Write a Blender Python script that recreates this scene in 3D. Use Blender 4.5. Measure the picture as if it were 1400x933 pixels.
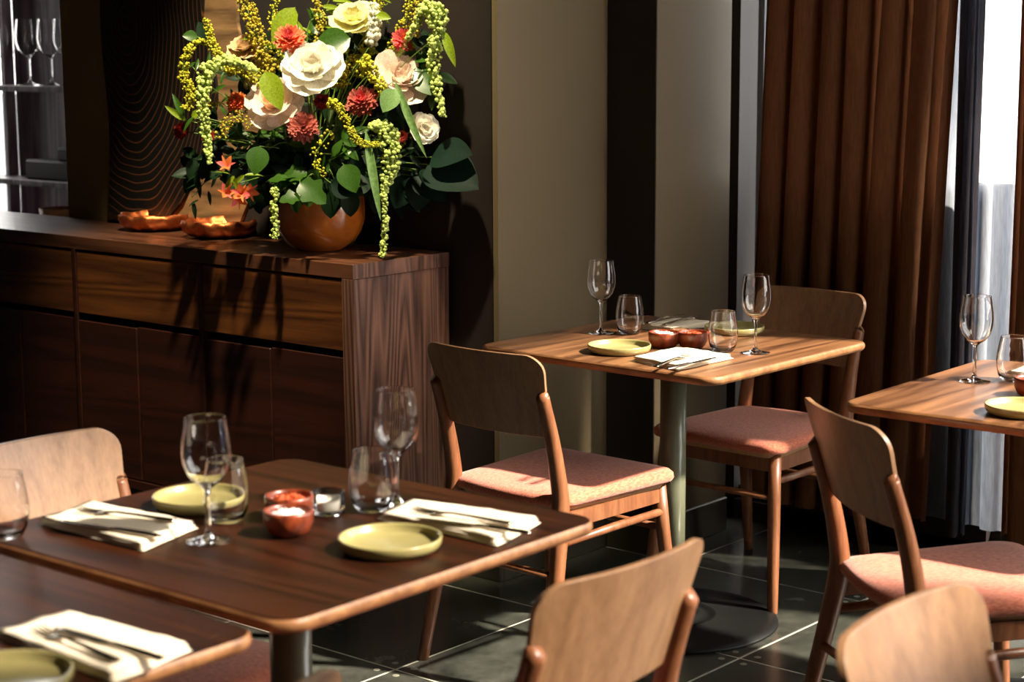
import bpy, bmesh, math, random
from mathutils import Vector, Matrix, noise

for o in list(bpy.data.objects): bpy.data.objects.remove(o)
S = bpy.context.scene
COL = S.collection
R = math.radians
PI = math.pi

# ------------------------------------------------------------------ camera
F_PX = 2495.05; PITCH = 0.1606018; ROLL = -0.00504653; CAM_H = 1.497; TH = 0.8678074
_e0 = Vector((math.cos(TH), math.sin(TH), 0)); _e1 = Vector((-math.sin(TH), math.cos(TH), 0))
def _grid(v): return Vector((v.dot(_e0), v.dot(_e1), v.z))
_f = Vector((0, math.cos(PITCH), -math.sin(PITCH))); _r = Vector((1, 0, 0)); _u = _r.cross(_f)
CF = _grid(_f); CR = _grid(_r*math.cos(ROLL)+_u*math.sin(ROLL)); CU = _grid(-_r*math.sin(ROLL)+_u*math.cos(ROLL))
CO = Vector((0, 0, CAM_H))
cd = bpy.data.cameras.new('camera'); cam = bpy.data.objects.new('camera', cd); COL.objects.link(cam)
cam.matrix_world = Matrix(((CR.x, CU.x, -CF.x, CO.x), (CR.y, CU.y, -CF.y, CO.y), (CR.z, CU.z, -CF.z, CO.z), (0, 0, 0, 1)))
cd.sensor_fit = 'HORIZONTAL'; cd.sensor_width = 36; cd.lens = F_PX/1400*36
cd.clip_start = .05; cd.clip_end = 200
cd.dof.use_dof = True; cd.dof.focus_distance = 4.55; cd.dof.aperture_fstop = 4.6
S.camera = cam
def ray(u, v): return CF + CR*((u-700)/F_PX) - CU*((v-466.5)/F_PX)
def on_z(u, v, z): d = ray(u, v); return CO + d*((z-CO.z)/d.z)
def on_x(u, v, x): d = ray(u, v); return CO + d*((x-CO.x)/d.x)
def at(u, v, dep): return CO + ray(u, v)*dep

# ------------------------------------------------------------------ world, sun, lamps, exposure
w = bpy.data.worlds.new('sky'); S.world = w; w.use_nodes = True
bg = w.node_tree.nodes['Background']; bg.inputs[0].default_value = (1.0, .97, .92, 1); bg.inputs[1].default_value = 6.5
def lamp(name, kind, loc, target, energy, color, **kw):
    l = bpy.data.lights.new(name, kind); l.energy = energy; l.color = color
    for k, v in kw.items(): setattr(l, k, v)
    o = bpy.data.objects.new(name, l); COL.objects.link(o); o.location = loc
    d = Vector(target)-Vector(loc); o.rotation_euler = d.to_track_quat('-Z', 'Y').to_euler(); return o
el = R(42)
sd = Vector((.40*math.cos(el)*1.0, -.92*math.cos(el), math.sin(el)))
lamp('sun', 'SUN', sd*10, (0, 0, 0), 20.0, (1.0, .89, .75), angle=R(2.2))
lamp('flower_spotlight', 'SPOT', (2.62, 2.98, 4.0), (3.60, 3.85, 1.35), 1250, (1.0, .87, .58), spot_size=R(30), spot_blend=.6, shadow_soft_size=.06)
S.view_settings.view_transform = 'Standard'; S.view_settings.look = 'None'
S.view_settings.exposure = 0.0; S.view_settings.gamma = 1; S.view_settings.use_curve_mapping = False

# ------------------------------------------------------------------ materials
def new_mat(name):
    m = bpy.data.materials.new(name); m.use_nodes = True; nt = m.node_tree
    return m, nt, nt.nodes['Principled BSDF']
def link(nt, a, b): nt.links.new(a, b)
def lin(c): return tuple(((x/255)/12.92 if x/255 <= .04045 else ((x/255+.055)/1.055)**2.4) for x in c)+(1,)
def flat(name, c, rough=.5, metal=0, noise_amt=.12, scale=30, bump=0, coat=0, spec=.5, sheen=0):
    m, nt, b = new_mat(name)
    tc = nt.nodes.new('ShaderNodeTexCoord'); n = nt.nodes.new('ShaderNodeTexNoise'); n.inputs['Scale'].default_value = scale; n.inputs['Detail'].default_value = 4
    link(nt, tc.outputs['Object'], n.inputs['Vector'])
    r = nt.nodes.new('ShaderNodeValToRGB'); c = lin(c)
    r.color_ramp.elements[0].position = .3; r.color_ramp.elements[1].position = .7
    r.color_ramp.elements[0].color = tuple(x*(1-noise_amt) for x in c[:3])+(1,)
    r.color_ramp.elements[1].color = tuple(min(1, x*(1+noise_amt)) for x in c[:3])+(1,)
    link(nt, n.outputs['Fac'], r.inputs[0]); link(nt, r.outputs[0], b.inputs['Base Color'])
    b.inputs['Roughness'].default_value = rough; b.inputs['Metallic'].default_value = metal
    b.inputs['Coat Weight'].default_value = coat; b.inputs['Specular IOR Level'].default_value = spec; b.inputs['Sheen Weight'].default_value = sheen
    if bump:
        bp = nt.nodes.new('ShaderNodeBump'); bp.inputs['Strength'].default_value = bump; bp.inputs['Distance'].default_value = .003
        link(nt, n.outputs['Fac'], bp.inputs['Height']); link(nt, bp.outputs[0], b.inputs['Normal'])
    return m
def wood(name, dark, light, axis=0, rough=.38, stretch=.06, scale=22, wave=.5, bump=.25, coat=.15, wscale=9, spec=.5):
    m, nt, b = new_mat(name); b.inputs['Specular IOR Level'].default_value = spec
    tc = nt.nodes.new('ShaderNodeTexCoord'); mp = nt.nodes.new('ShaderNodeMapping')
    sc = [1, 1, 1]; sc[axis] = stretch; mp.inputs['Scale'].default_value = sc
    link(nt, tc.outputs['Object'], mp.inputs['Vector'])
    big = nt.nodes.new('ShaderNodeTexNoise'); big.inputs['Scale'].default_value = 5; big.inputs['Detail'].default_value = 2
    link(nt, mp.outputs[0], big.inputs['Vector'])
    mul = nt.nodes.new('ShaderNodeMath'); mul.operation = 'MULTIPLY'; mul.inputs[1].default_value = wscale*2.2
    link(nt, big.outputs['Fac'], mul.inputs[0])
    fr = nt.nodes.new('ShaderNodeMath'); fr.operation = 'PINGPONG'; fr.inputs[1].default_value = 1
    link(nt, mul.outputs[0], fr.inputs[0])
    n = nt.nodes.new('ShaderNodeTexNoise'); n.inputs['Scale'].default_value = scale*4; n.inputs['Detail'].default_value = 6; n.inputs['Roughness'].default_value = .65
    link(nt, mp.outputs[0], n.inputs['Vector'])
    mix = nt.nodes.new('ShaderNodeMix'); mix.data_type = 'FLOAT'; mix.inputs[0].default_value = wave
    link(nt, n.outputs['Fac'], mix.inputs[2]); link(nt, fr.outputs[0], mix.inputs[3])
    r = nt.nodes.new('ShaderNodeValToRGB'); r.color_ramp.elements[0].position = .25; r.color_ramp.elements[1].position = .75
    r.color_ramp.elements[0].color = lin(dark); r.color_ramp.elements[1].color = lin(light)
    link(nt, mix.outputs[0], r.inputs[0]); link(nt, r.outputs[0], b.inputs['Base Color'])
    b.inputs['Roughness'].default_value = rough; b.inputs['Coat Weight'].default_value = coat; b.inputs['Coat Roughness'].default_value = .3
    bp = nt.nodes.new('ShaderNodeBump'); bp.inputs['Strength'].default_value = bump; bp.inputs['Distance'].default_value = .001
    link(nt, n.outputs['Fac'], bp.inputs['Height']); link(nt, bp.outputs[0], b.inputs['Normal'])
    return m
def fabric(name, c1, c2, scale=260, rough=.95, bump=.5):
    m, nt, b = new_mat(name)
    tc = nt.nodes.new('ShaderNodeTexCoord'); mp = nt.nodes.new('ShaderNodeMapping'); mp.inputs['Scale'].default_value = (1, .35, 1)
    n = nt.nodes.new('ShaderNodeTexNoise'); n.inputs['Scale'].default_value = scale; n.inputs['Detail'].default_value = 3
    link(nt, tc.outputs['Object'], mp.inputs['Vector']); link(nt, mp.outputs[0], n.inputs['Vector'])
    r = nt.nodes.new('ShaderNodeValToRGB'); r.color_ramp.elements[0].position = .35; r.color_ramp.elements[1].position = .65
    r.color_ramp.elements[0].color = lin(c1); r.color_ramp.elements[1].color = lin(c2)
    link(nt, n.outputs['Fac'], r.inputs[0]); link(nt, r.outputs[0], b.inputs['Base Color']); b.inputs['Roughness'].default_value = rough
    b.inputs['Sheen Weight'].default_value = .25
    bp = nt.nodes.new('ShaderNodeBump'); bp.inputs['Strength'].default_value = bump; bp.inputs['Distance'].default_value = .0015
    link(nt, n.outputs['Fac'], bp.inputs['Height']); link(nt, bp.outputs[0], b.inputs['Normal'])
    return m
def cloth_trans(name, diff, trans, tfac, transparent=0.0):
    m, nt, b = new_mat(name); nt.nodes.remove(b); out = nt.nodes['Material Output']
    d = nt.nodes.new('ShaderNodeBsdfDiffuse'); t = nt.nodes.new('ShaderNodeBsdfTranslucent'); mx = nt.nodes.new('ShaderNodeMixShader')
    tc = nt.nodes.new('ShaderNodeTexCoord'); mp = nt.nodes.new('ShaderNodeMapping'); mp.inputs['Scale'].default_value = (30, 30, 3)
    n = nt.nodes.new('ShaderNodeTexNoise'); n.inputs['Scale'].default_value = 6; n.inputs['Detail'].default_value = 6
    link(nt, tc.outputs['Object'], mp.inputs['Vector']); link(nt, mp.outputs[0], n.inputs['Vector'])
    for sh, c in ((d, diff), (t, trans)):
        r = nt.nodes.new('ShaderNodeValToRGB'); c = lin(c)
        r.color_ramp.elements[0].position = .3; r.color_ramp.elements[1].position = .7
        r.color_ramp.elements[0].color = tuple(x*.8 for x in c[:3])+(1,); r.color_ramp.elements[1].color = tuple(min(1, x*1.15) for x in c[:3])+(1,)
        link(nt, n.outputs['Fac'], r.inputs[0]); link(nt, r.outputs[0], sh.inputs['Color'])
    mx.inputs[0].default_value = tfac; link(nt, d.outputs[0], mx.inputs[1]); link(nt, t.outputs[0], mx.inputs[2])
    last = mx
    if transparent:
        tr = nt.nodes.new('ShaderNodeBsdfTransparent'); m2 = nt.nodes.new('ShaderNodeMixShader'); m2.inputs[0].default_value = transparent
        link(nt, mx.outputs[0], m2.inputs[1]); link(nt, tr.outputs[0], m2.inputs[2]); last = m2
    link(nt, last.outputs[0], out.inputs['Surface']); return m
def glass(name, c=(1, 1, 1, 1), ior=1.46, rough=0):
    m, nt, b = new_mat(name); b.inputs['Base Color'].default_value = c; b.inputs['Transmission Weight'].default_value = 1
    b.inputs['IOR'].default_value = ior; b.inputs['Roughness'].default_value = rough; return m
def pane_mat(name):
    m, nt, b = new_mat(name); nt.nodes.remove(b); out = nt.nodes['Material Output']
    tr = nt.nodes.new('ShaderNodeBsdfTransparent'); g = nt.nodes.new('ShaderNodeBsdfGlossy'); g.inputs['Roughness'].default_value = .01
    mx = nt.nodes.new('ShaderNodeMixShader'); mx.inputs[0].default_value = .05
    link(nt, tr.outputs[0], mx.inputs[1]); link(nt, g.outputs[0], mx.inputs[2]); link(nt, mx.outputs[0], out.inputs['Surface']); return m
def leafmat(name, c, trans=.3, rough=.4, spec=.4):
    m, nt, b = new_mat(name); b.inputs['Specular IOR Level'].default_value = spec; out = nt.nodes['Material Output']
    tc = nt.nodes.new('ShaderNodeTexCoord'); n = nt.nodes.new('ShaderNodeTexNoise'); n.inputs['Scale'].default_value = 25; n.inputs['Detail'].default_value = 4
    link(nt, tc.outputs['Object'], n.inputs['Vector'])
    r = nt.nodes.new('ShaderNodeValToRGB'); c = lin(c); r.color_ramp.elements[0].position = .35; r.color_ramp.elements[1].position = .65
    r.color_ramp.elements[0].color = tuple(x*.75 for x in c[:3])+(1,); r.color_ramp.elements[1].color = tuple(min(1, x*1.2) for x in c[:3])+(1,)
    link(nt, n.outputs['Fac'], r.inputs[0]); link(nt, r.outputs[0], b.inputs['Base Color']); b.inputs['Roughness'].default_value = rough
    t = nt.nodes.new('ShaderNodeBsdfTranslucent'); link(nt, r.outputs[0], t.inputs['Color'])
    mx = nt.nodes.new('ShaderNodeMixShader'); mx.inputs[0].default_value = trans
    link(nt, b.outputs[0], mx.inputs[1]); link(nt, t.outputs[0], mx.inputs[2]); link(nt, mx.outputs[0], out.inputs['Surface']); return m

M = {}
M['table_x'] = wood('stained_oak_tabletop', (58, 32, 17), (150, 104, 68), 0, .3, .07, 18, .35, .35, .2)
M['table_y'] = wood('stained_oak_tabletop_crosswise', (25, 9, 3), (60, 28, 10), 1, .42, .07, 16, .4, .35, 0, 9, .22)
M['edge'] = wood('pale_oak_edge', (98, 60, 33), (164, 116, 74), 1, .4, .3, 16, .2, .2, .05)
M['chairwood'] = wood('chair_beech', (120, 84, 56), (162, 122, 86), 2, .42, .12, 30, .2, .08, .3)
M['chairleg'] = wood('chair_leg_beech', (100, 58, 34), (146, 94, 60), 2, .38, .12, 30, .2, .1, .05)
M['ply'] = flat('plywood_edge', (170, 130, 90), .6, 0, .15, 60)
M['seat'] = fabric('rose_wool', (172, 88, 62), (206, 122, 92))
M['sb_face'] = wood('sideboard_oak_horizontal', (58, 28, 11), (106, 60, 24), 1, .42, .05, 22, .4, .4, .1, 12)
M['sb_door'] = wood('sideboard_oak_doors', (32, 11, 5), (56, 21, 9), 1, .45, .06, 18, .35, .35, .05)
M['sb_end'] = wood('sideboard_oak_end', (48, 29, 24), (124, 86, 70), 2, .42, .05, 24, .4, .5, .08, 30)
M['sb_top'] = wood('sideboard_oak_top', (52, 28, 17), (98, 60, 40), 1, .33, .06, 18, .4, .3, .2)
M['dark_gap'] = flat('dark_recess', (14, 8, 5), .8)
M['wall'] = flat('olive_taupe_plaster', (100, 86, 62), .55, 0, .05, 3, .03)
M['wall_column'] = flat('plaster_lightened', (150, 124, 78), .7, 0, .05, 3, .03)  # same wall paint, lightened to make up for missing light
M['wall_dark'] = flat('shaded_plaster', (24, 14, 10), .6, 0, .08, 3, .03)  # wall paint darkened: shade of the unlit faces is in its colour
M['ceiling'] = flat('ceiling_paint', (70, 62, 52), .8)
M['base'] = flat('baseboard_paint', (70, 66, 54), .4, 0, .05)
M['pole'] = flat('olive_powdercoat', (104, 106, 84), .3, 0, .05, 40, 0, .3)
M['castiron'] = flat('black_cast_iron', (7, 7, 6), .5, 0, .2, 60, .1, 0, .3)
M['grout'] = flat('pale_grout', (180, 176, 158), .8)
M['stud'] = flat('pale_stud', (150, 148, 130), .4, .4)
M['plate'] = flat('olive_yellow_glaze', (158, 147, 94), .28, 0, .06, 20, 0, .4)
M['linen'] = flat('cream_linen', (236, 222, 196), .9, 0, .05, 400, .25, 0, .2)
M['steel'] = flat('stainless_steel', (190, 180, 165), .2, 1, .03)
M['salt'] = flat('salt_flakes', (245, 240, 235), .6, 0, .05, 100, .4)
M['chili'] = flat('chilli_flakes', (190, 80, 30), .7, 0, .5, 300, .5)
M['bowlwood'] = wood('red_wood_bowl', (78, 26, 12), (164, 74, 38), 2, .35, .5, 30, .3, .2, .3)
M['bowlwood_pale'] = wood('red_wood_bowl_inside', (150, 80, 50), (200, 120, 84), 2, .5, .5, 30, .3, .2, .1)
M['copper'] = flat('hammered_copper', (190, 104, 60), .46, 1, .25, 40, .3)
M['glass'] = glass('clear_glass')
M['candle'] = flat('white_wax', (240, 236, 220), .5)
M['vase'] = flat('amber_glaze', (186, 100, 32), .14, 0, .3, 12, .05, 1)
M['pane'] = pane_mat('window_glass')
M['frame'] = flat('dark_window_frame', (30, 26, 24), .5)
M['heavy'] = cloth_trans('brown_linen', (108, 74, 52), (150, 92, 58), .36)
M['sheer'] = cloth_trans('white_sheer', (160, 180, 208), (216, 222, 232), .6, .4)
M['darksheer'] = cloth_trans('dark_doubled_sheer', (66, 62, 66), (104, 108, 124), .4)
M['diffuser'] = cloth_trans('diffuser_cloth', (220, 215, 205), (240, 232, 215), .75, .78)
M['outwall'] = flat('blue_shade_render', (48, 74, 104), .9)  # blue of skylit shade put into the wall's colour
M['pave'] = flat('outdoor_paving', (120, 118, 112), .9)
M['greywood'] = wood('purple_brown_shelf', (112, 92, 104), (186, 166, 178), 2, .4, .07, 16, .4, .2, .1)
M['black'] = flat('matt_black', (10, 9, 9), .6)
M['basket'] = wood('woven_basket', (90, 52, 26), (160, 100, 56), 1, .7, 1, 30, .3, .6)
M['bark'] = wood('weathered_sapwood', (84, 58, 34), (158, 120, 78), 1, .75, .12, 14, .35, .9, 0)
M['white'] = flat('white_panel', (225, 228, 235), .6)

# tile: slate green with cloudy variation
def tile_mat():
    m, nt, b = new_mat('slate_tile')
    tc = nt.nodes.new('ShaderNodeTexCoord'); n = nt.nodes.new('ShaderNodeTexNoise'); n.inputs['Scale'].default_value = 5; n.inputs['Detail'].default_value = 8; n.inputs['Roughness'].default_value = .7
    oi = nt.nodes.new('ShaderNodeObjectInfo'); ad = nt.nodes.new('ShaderNodeVectorMath'); link(nt, tc.outputs['Object'], ad.inputs[0]); link(nt, oi.outputs['Location'], ad.inputs[1])
    link(nt, ad.outputs[0], n.inputs['Vector'])
    r = nt.nodes.new('ShaderNodeValToRGB'); r.color_ramp.elements[0].position = .3; r.color_ramp.elements[1].position = .72
    r.color_ramp.elements[0].color = lin((29, 31, 27)); r.color_ramp.elements[1].color = lin((80, 81, 72))
    link(nt, n.outputs['Fac'], r.inputs[0]); link(nt, r.outputs[0], b.inputs['Base Color'])
    mr = nt.nodes.new('ShaderNodeMapRange'); mr.inputs['To Min'].default_value = .12; mr.inputs['To Max'].default_value = .36
    link(nt, n.outputs['Fac'], mr.inputs[0]); link(nt, mr.outputs[0], b.inputs['Roughness'])
    bp = nt.nodes.new('ShaderNodeBump'); bp.inputs['Strength'].default_value = .25; bp.inputs['Distance'].default_value = .004
    link(nt, n.outputs['Fac'], bp.inputs['Height']); link(nt, bp.outputs[0], b.inputs['Normal']); return m
M['tile'] = tile_mat()
# charred slab: rings, centre high on the left
def ring_mat():
    m, nt, b = new_mat('charred_growth_rings')
    tc = nt.nodes.new('ShaderNodeTexCoord'); mp = nt.nodes.new('ShaderNodeMapping')
    mp.inputs['Location'].default_value = (0, 0, 0); mp.inputs['Scale'].default_value = (0, 1, .62)
    link(nt, tc.outputs['Object'], mp.inputs['Vector'])
    n = nt.nodes.new('ShaderNodeTexNoise'); n.inputs['Scale'].default_value = 3; n.inputs['Detail'].default_value = 2
    link(nt, tc.outputs['Object'], n.inputs['Vector'])
    ln = nt.nodes.new('ShaderNodeVectorMath'); ln.operation = 'LENGTH'; link(nt, mp.outputs[0], ln.inputs[0])
    ma = nt.nodes.new('ShaderNodeMath'); ma.operation = 'MULTIPLY_ADD'; ma.inputs[1].default_value = .075
    link(nt, n.outputs['Fac'], ma.inputs[0]); link(nt, ln.outputs['Value'], ma.inputs[2])
    mu = nt.nodes.new('ShaderNodeMath'); mu.operation = 'MULTIPLY'; mu.inputs[1].default_value = 56
    link(nt, ma.outputs[0], mu.inputs[0]); fr = nt.nodes.new('ShaderNodeMath'); fr.operation = 'FRACT'; link(nt, mu.outputs[0], fr.inputs[0])
    r = nt.nodes.new('ShaderNodeValToRGB'); r.color_ramp.elements[0].position = .78; r.color_ramp.elements[1].position = .88
    r.color_ramp.elements[0].color = lin((7, 5, 4)); r.color_ramp.elements[1].color = lin((100, 58, 30))
    e = r.color_ramp.elements.new(.99); e.color = lin((10, 8, 7))
    link(nt, fr.outputs[0], r.inputs[0]); link(nt, r.outputs[0], b.inputs['Base Color']); b.inputs['Roughness'].default_value = .55
    bp = nt.nodes.new('ShaderNodeBump'); bp.inputs['Strength'].default_value = .6; bp.inputs['Distance'].default_value = .004
    link(nt, r.outputs[0], bp.inputs['Height']); link(nt, bp.outputs[0], b.inputs['Normal']); return m
M['rings'] = ring_mat()
M['dish'] = flat('burnt_bark', (26, 18, 13), .8, 0, .4, 14, .8)

# ------------------------------------------------------------------ mesh helpers
def mesh_from(bm, name, smooth=False):
    me = bpy.data.meshes.new(name); bm.normal_update(); bm.to_mesh(me); bm.free()
    if smooth:
        for p in me.polygons: p.use_smooth = len(p.vertices) <= 4
    return me
def obj(name, bm, mat, parent=None, smooth=False, loc=None, rotz=0):
    me = bm if isinstance(bm, bpy.types.Mesh) else mesh_from(bm, name, smooth)
    if mat is not None and not me.materials: me.materials.append(mat)
    o = bpy.data.objects.new(name, me); COL.objects.link(o)
    if loc is not None: o.location = loc
    if rotz: o.rotation_euler[2] = rotz
    if parent: o.parent = parent
    return o
def thing(name, label, cat, loc=(0, 0, 0), rotz=0, group=None):
    o = bpy.data.objects.new(name, None); COL.objects.link(o); o.empty_display_size = .05
    o.location = loc; o.rotation_euler = (0, 0, rotz); return tag(o, label, cat, group)
def tag(o, label, cat, group=None):
    o['label'] = label; o['category'] = cat
    if group: o['group'] = group
    return o
def struct(o): o['kind'] = 'structure'; return o
def dup(root, loc, rotz, label, group=None):
    r = root.copy(); COL.objects.link(r); r.location = loc; r.rotation_euler = (0, 0, rotz); r['label'] = label
    if group: r['group'] = group
    for ch in list(root.children):
        c = ch.copy(); COL.objects.link(c); c.parent = r
        for g in ch.children:
            d = g.copy(); COL.objects.link(d); d.parent = c
    return r
def box(bm, x0, x1, y0, y1, z0, z1, bev=0, seg=2):
    vs = [bm.verts.new((x, y, z)) for x in (x0, x1) for y in (y0, y1) for z in (z0, z1)]
    fs = [bm.faces.new([vs[i] for i in f]) for f in ((0, 1, 3, 2), (4, 6, 7, 5), (0, 4, 5, 1), (2, 3, 7, 6), (0, 2, 6, 4), (1, 5, 7, 3))]
    if bev:
        es = list({e for f in fs for e in f.edges})
        bmesh.ops.bevel(bm, geom=es, offset=bev, segments=seg, affect='EDGES', profile=.5)
    return vs
def bx(*a, **k):
    bm = bmesh.new(); box(bm, *a, **k); return bm
def lathe(prof, n=32, closed=True, fn=None):
    bm = bmesh.new(); rings = []
    for i, (r, z) in enumerate(prof):
        if r < 1e-6: rings.append([bm.verts.new((0, 0, z))])
        else:
            rg = []
            for k in range(n):
                a = 2*PI*k/n; rr = r; zz = z
                if fn: rr, zz = fn(i, a, r, z)
                rg.append(bm.verts.new((rr*math.cos(a), rr*math.sin(a), zz)))
            rings.append(rg)
    for a, b in zip(rings[:-1], rings[1:]):
        for k in range(n):
            k2 = (k+1) % n
            if len(a) == 1 and len(b) == 1: continue
            if len(a) == 1: bm.faces.new((a[0], b[k2], b[k]))
            elif len(b) == 1: bm.faces.new((a[k], a[k2], b[0]))
            else: bm.faces.new((a[k], a[k2], b[k2], b[k]))
    bmesh.ops.recalc_face_normals(bm, faces=bm.faces)
    return bm
def tube(bm, pts, rad, n=10, flatn=1.0, cap=True):
    pts = [Vector(p) for p in pts]; m = len(pts)
    if not hasattr(rad, '__len__'): rad = [rad]*m
    rings = []; up = None
    for i, p in enumerate(pts):
        t = (pts[min(i+1, m-1)]-pts[max(i-1, 0)]).normalized()
        if up is None: up = Vector((0, 0, 1)) if abs(t.z) < .9 else Vector((1, 0, 0))
        s = t.cross(up).normalized(); up = s.cross(t).normalized()
        rings.append([bm.verts.new(p+(s*math.cos(2*PI*k/n)+up*math.sin(2*PI*k/n)*flatn)*rad[i]) for k in range(n)])
    for a, b in zip(rings[:-1], rings[1:]):
        for k in range(n): bm.faces.new((a[k], a[(k+1) % n], b[(k+1) % n], b[k]))
    if cap:
        bm.faces.new(rings[0][::-1]); bm.faces.new(rings[-1])
def smooth_path(pts, k=6):
    P = [Vector(p) for p in pts]; P = [P[0]*2-P[1]]+P+[P[-1]*2-P[-2]]; out = []
    for i in range(1, len(P)-2):
        for j in range(k):
            t = j/k; a, b, c, d = P[i-1:i+3]
            out.append(.5*((2*b)+(c-a)*t+(2*a-5*b+4*c-d)*t*t+(-a+3*b-3*c+d)*t**3))
    out.append(P[-2]); return out
def rounded_poly(hx, hy, r, n=6):
    out = []
    for cx, cy, a0 in ((hx-r, hy-r, 0), (-hx+r, hy-r, 90), (-hx+r, -hy+r, 180), (hx-r, -hy+r, 270)):
        for i in range(n+1):
            a = R(a0+90*i/n); out.append((cx+r*math.cos(a), cy+r*math.sin(a)))
    return out
def loft(bm, rings, closed=True, cap=True):
    V = [[bm.verts.new(p) for p in rg] for rg in rings]
    for a, b in zip(V[:-1], V[1:]):
        m = len(a)
        for k in range(m if closed else m-1): bm.faces.new((a[k], a[(k+1) % m], b[(k+1) % m], b[k]))
    if cap:
        bm.faces.new(V[0][::-1]); bm.faces.new(V[-1])
    return V

# ------------------------------------------------------------------ setting
# floor: slab of grout with individual tiles
fl = struct(obj('floor', bx(-2, 6.6, -1, 9, -.12, -.0012), M['grout']))
tm = bx(-.2966, .2966, -.2966, .2966, -.004, 0, bev=.0012, seg=1); tm = mesh_from(tm, 'tile'); tm.materials.append(M['tile'])
sm = lathe([(0, .0006), (.008, .0006), (.009, 0)], 12); sm = mesh_from(sm, 'floor_stud'); sm.materials.append(M['stud'])
random.seed(4)
for i in range(-3, 9):
    for j in range(-2, 15):
        x = 1.56+.6*i; y = .27+.6*j
        t = obj('tile', tm, None, fl, loc=(x, y, random.uniform(-.0004, .0004)))
for i in range(2, 6):
    for j in range(1, 8):
        x = 1.26+.6*i; y = .57+.6*j-.0
        for dx, dy in ((.032, .032), (.032, -.032), (-.032, .032), (-.032, -.032)):
            obj('floor_stud', sm, None, fl, loc=(x+dx, y+dy, .0002))
H = 4.6
struct(obj('ceiling', bx(-2, 6.6, -1, 9, H, H+.1), M['ceiling']))
struct(obj('wall_back', bx(3.783, 3.93, 3.275, 4.86, 0, H), M['wall_dark']))
struct(obj('wall_column', bx(3.781, 3.93, 4.86, 5.19, 0, H), M['wall_column']))
struct(obj('wall_alcove', bx(3.7835, 4.9, 3.254, 3.272, 0, H), M['wall']))
struct(obj('wall_pier', bx(4.279, 4.66, 3.08, 3.253, 0, H), M['wall']))
struct(obj('wall_return_shade', bx(4.275, 4.279, 3.081, 3.2535, 0, H), M['wall_dark']))  # thin dark skin: shade on the pier's side put into the colour
bm = bmesh.new()
for a in ((-2, 4.4, 9, 9.1, 0, H), (4.4, 6.6, 9, 9.1, 0, .5), (4.4, 6.6, 9, 9.1, 3, H), (5.95, 6.0, 9.02, 9.08, .5, 3)): box(bm, *a)
struct(obj('wall_far', bm, M['wall_dark'])); struct(obj('window_4', bx(4.4, 6.5, 9.05, 9.06, .5, 3), M['pane']))
struct(obj('wall_left', bx(-2.1, -2, -1, 9, 0, H), M['wall_dark']))
bm = bmesh.new()     # unseen near wall, openings added to let the sun reach the tables
for a in ((-2, 2.5, -1.1, -1, 0, H), (2.5, 4.15, -1.1, -1, 0, 2.7), (2.5, 4.72, -1.1, -1, 4.5, H), (4.15, 4.25, -1.1, -1, 0, H), (4.25, 4.72, -1.1, -1, 0, .15)): box(bm, *a)
struct(obj('wall_near', bm, M['wall_dark']))
struct(obj('window_added', bx(2.5, 4.72, -1.06, -1.05, .15, 4.5), M['pane']))  # unseen pane across the added sun openings
# window wall on the right
bm = bmesh.new()
for a in ((4.80, 4.9, -1, 3.2, 0, .06), (4.80, 4.9, -1, 3.2, 4.4, H), (4.80, 4.9, 2.27, 3.0, 0, 1.10), (4.80, 4.9, 1.2, 2.02, 0, .72), (4.80, 4.9, 3.14, 3.45, 0, H)): box(bm, *a)  # low panels added behind the curtains to darken their lower part
struct(obj('wall_right', bm, M['wall_dark']))
MUL = on_x(1318, 200, 4.855).y  # mullion added here to darken the doubled sheer
bm = bmesh.new()
for y in (MUL,): box(bm, 4.83, 4.88, y, y+.06, .06, 4.4)
box(bm, 4.83, 4.88, -1, 3.14, .06, .10); box(bm, 4.83, 4.88, -1, 3.14, 4.36, 4.4)
wf = struct(obj('window_1', bm, M['frame'])); obj('pane', bx(4.852, 4.856, -1, 3.14,   .1, 4.36), M['pane'], wf)
struct(obj('wall_bar', bx(6.5, 6.6, 3.3, 6.9, 0, H), M['wall_dark']))
bm = bmesh.new(); box(bm, 6.5, 6.6, 6.9, 9, 0, .5); box(bm, 6.5, 6.6, 6.9, 9, 3, H); box(bm, 6.52, 6.56, 8.55, 8.62, .5, 3)
struct(obj('wall_bar_window', bm, M['wall_dark'])); struct(obj('window_3', bx(6.53, 6.54, 6.9, 9, .5, 3), M['pane']))
# baseboards
def base(name, *a):
    struct(obj(name, bx(*a, bev=.003, seg=1), M['base']))
base('baseboard_alcove', 3.785, 4.275, 3.242, 3.256, 0, .105)
base('baseboard_pier', 4.263, 4.655, 3.068, 3.08, 0, .105)
base('baseboard_return', 4.263, 4.275, 3.08, 3.242, 0, .105)
base('baseboard_back', 3.771, 3.785, 3.242, 3.40, 0, .105)
# outside
struct(obj('ground_outside', bx(4.9, 12, -6, 8, -.1, -.01), M['pave']))
struct(obj('wall_outside', bx(6.7, 6.9, -6, 3.0, 0, .97), M['outwall']))  # low wall added to make the window's lower part dim and blue

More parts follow.
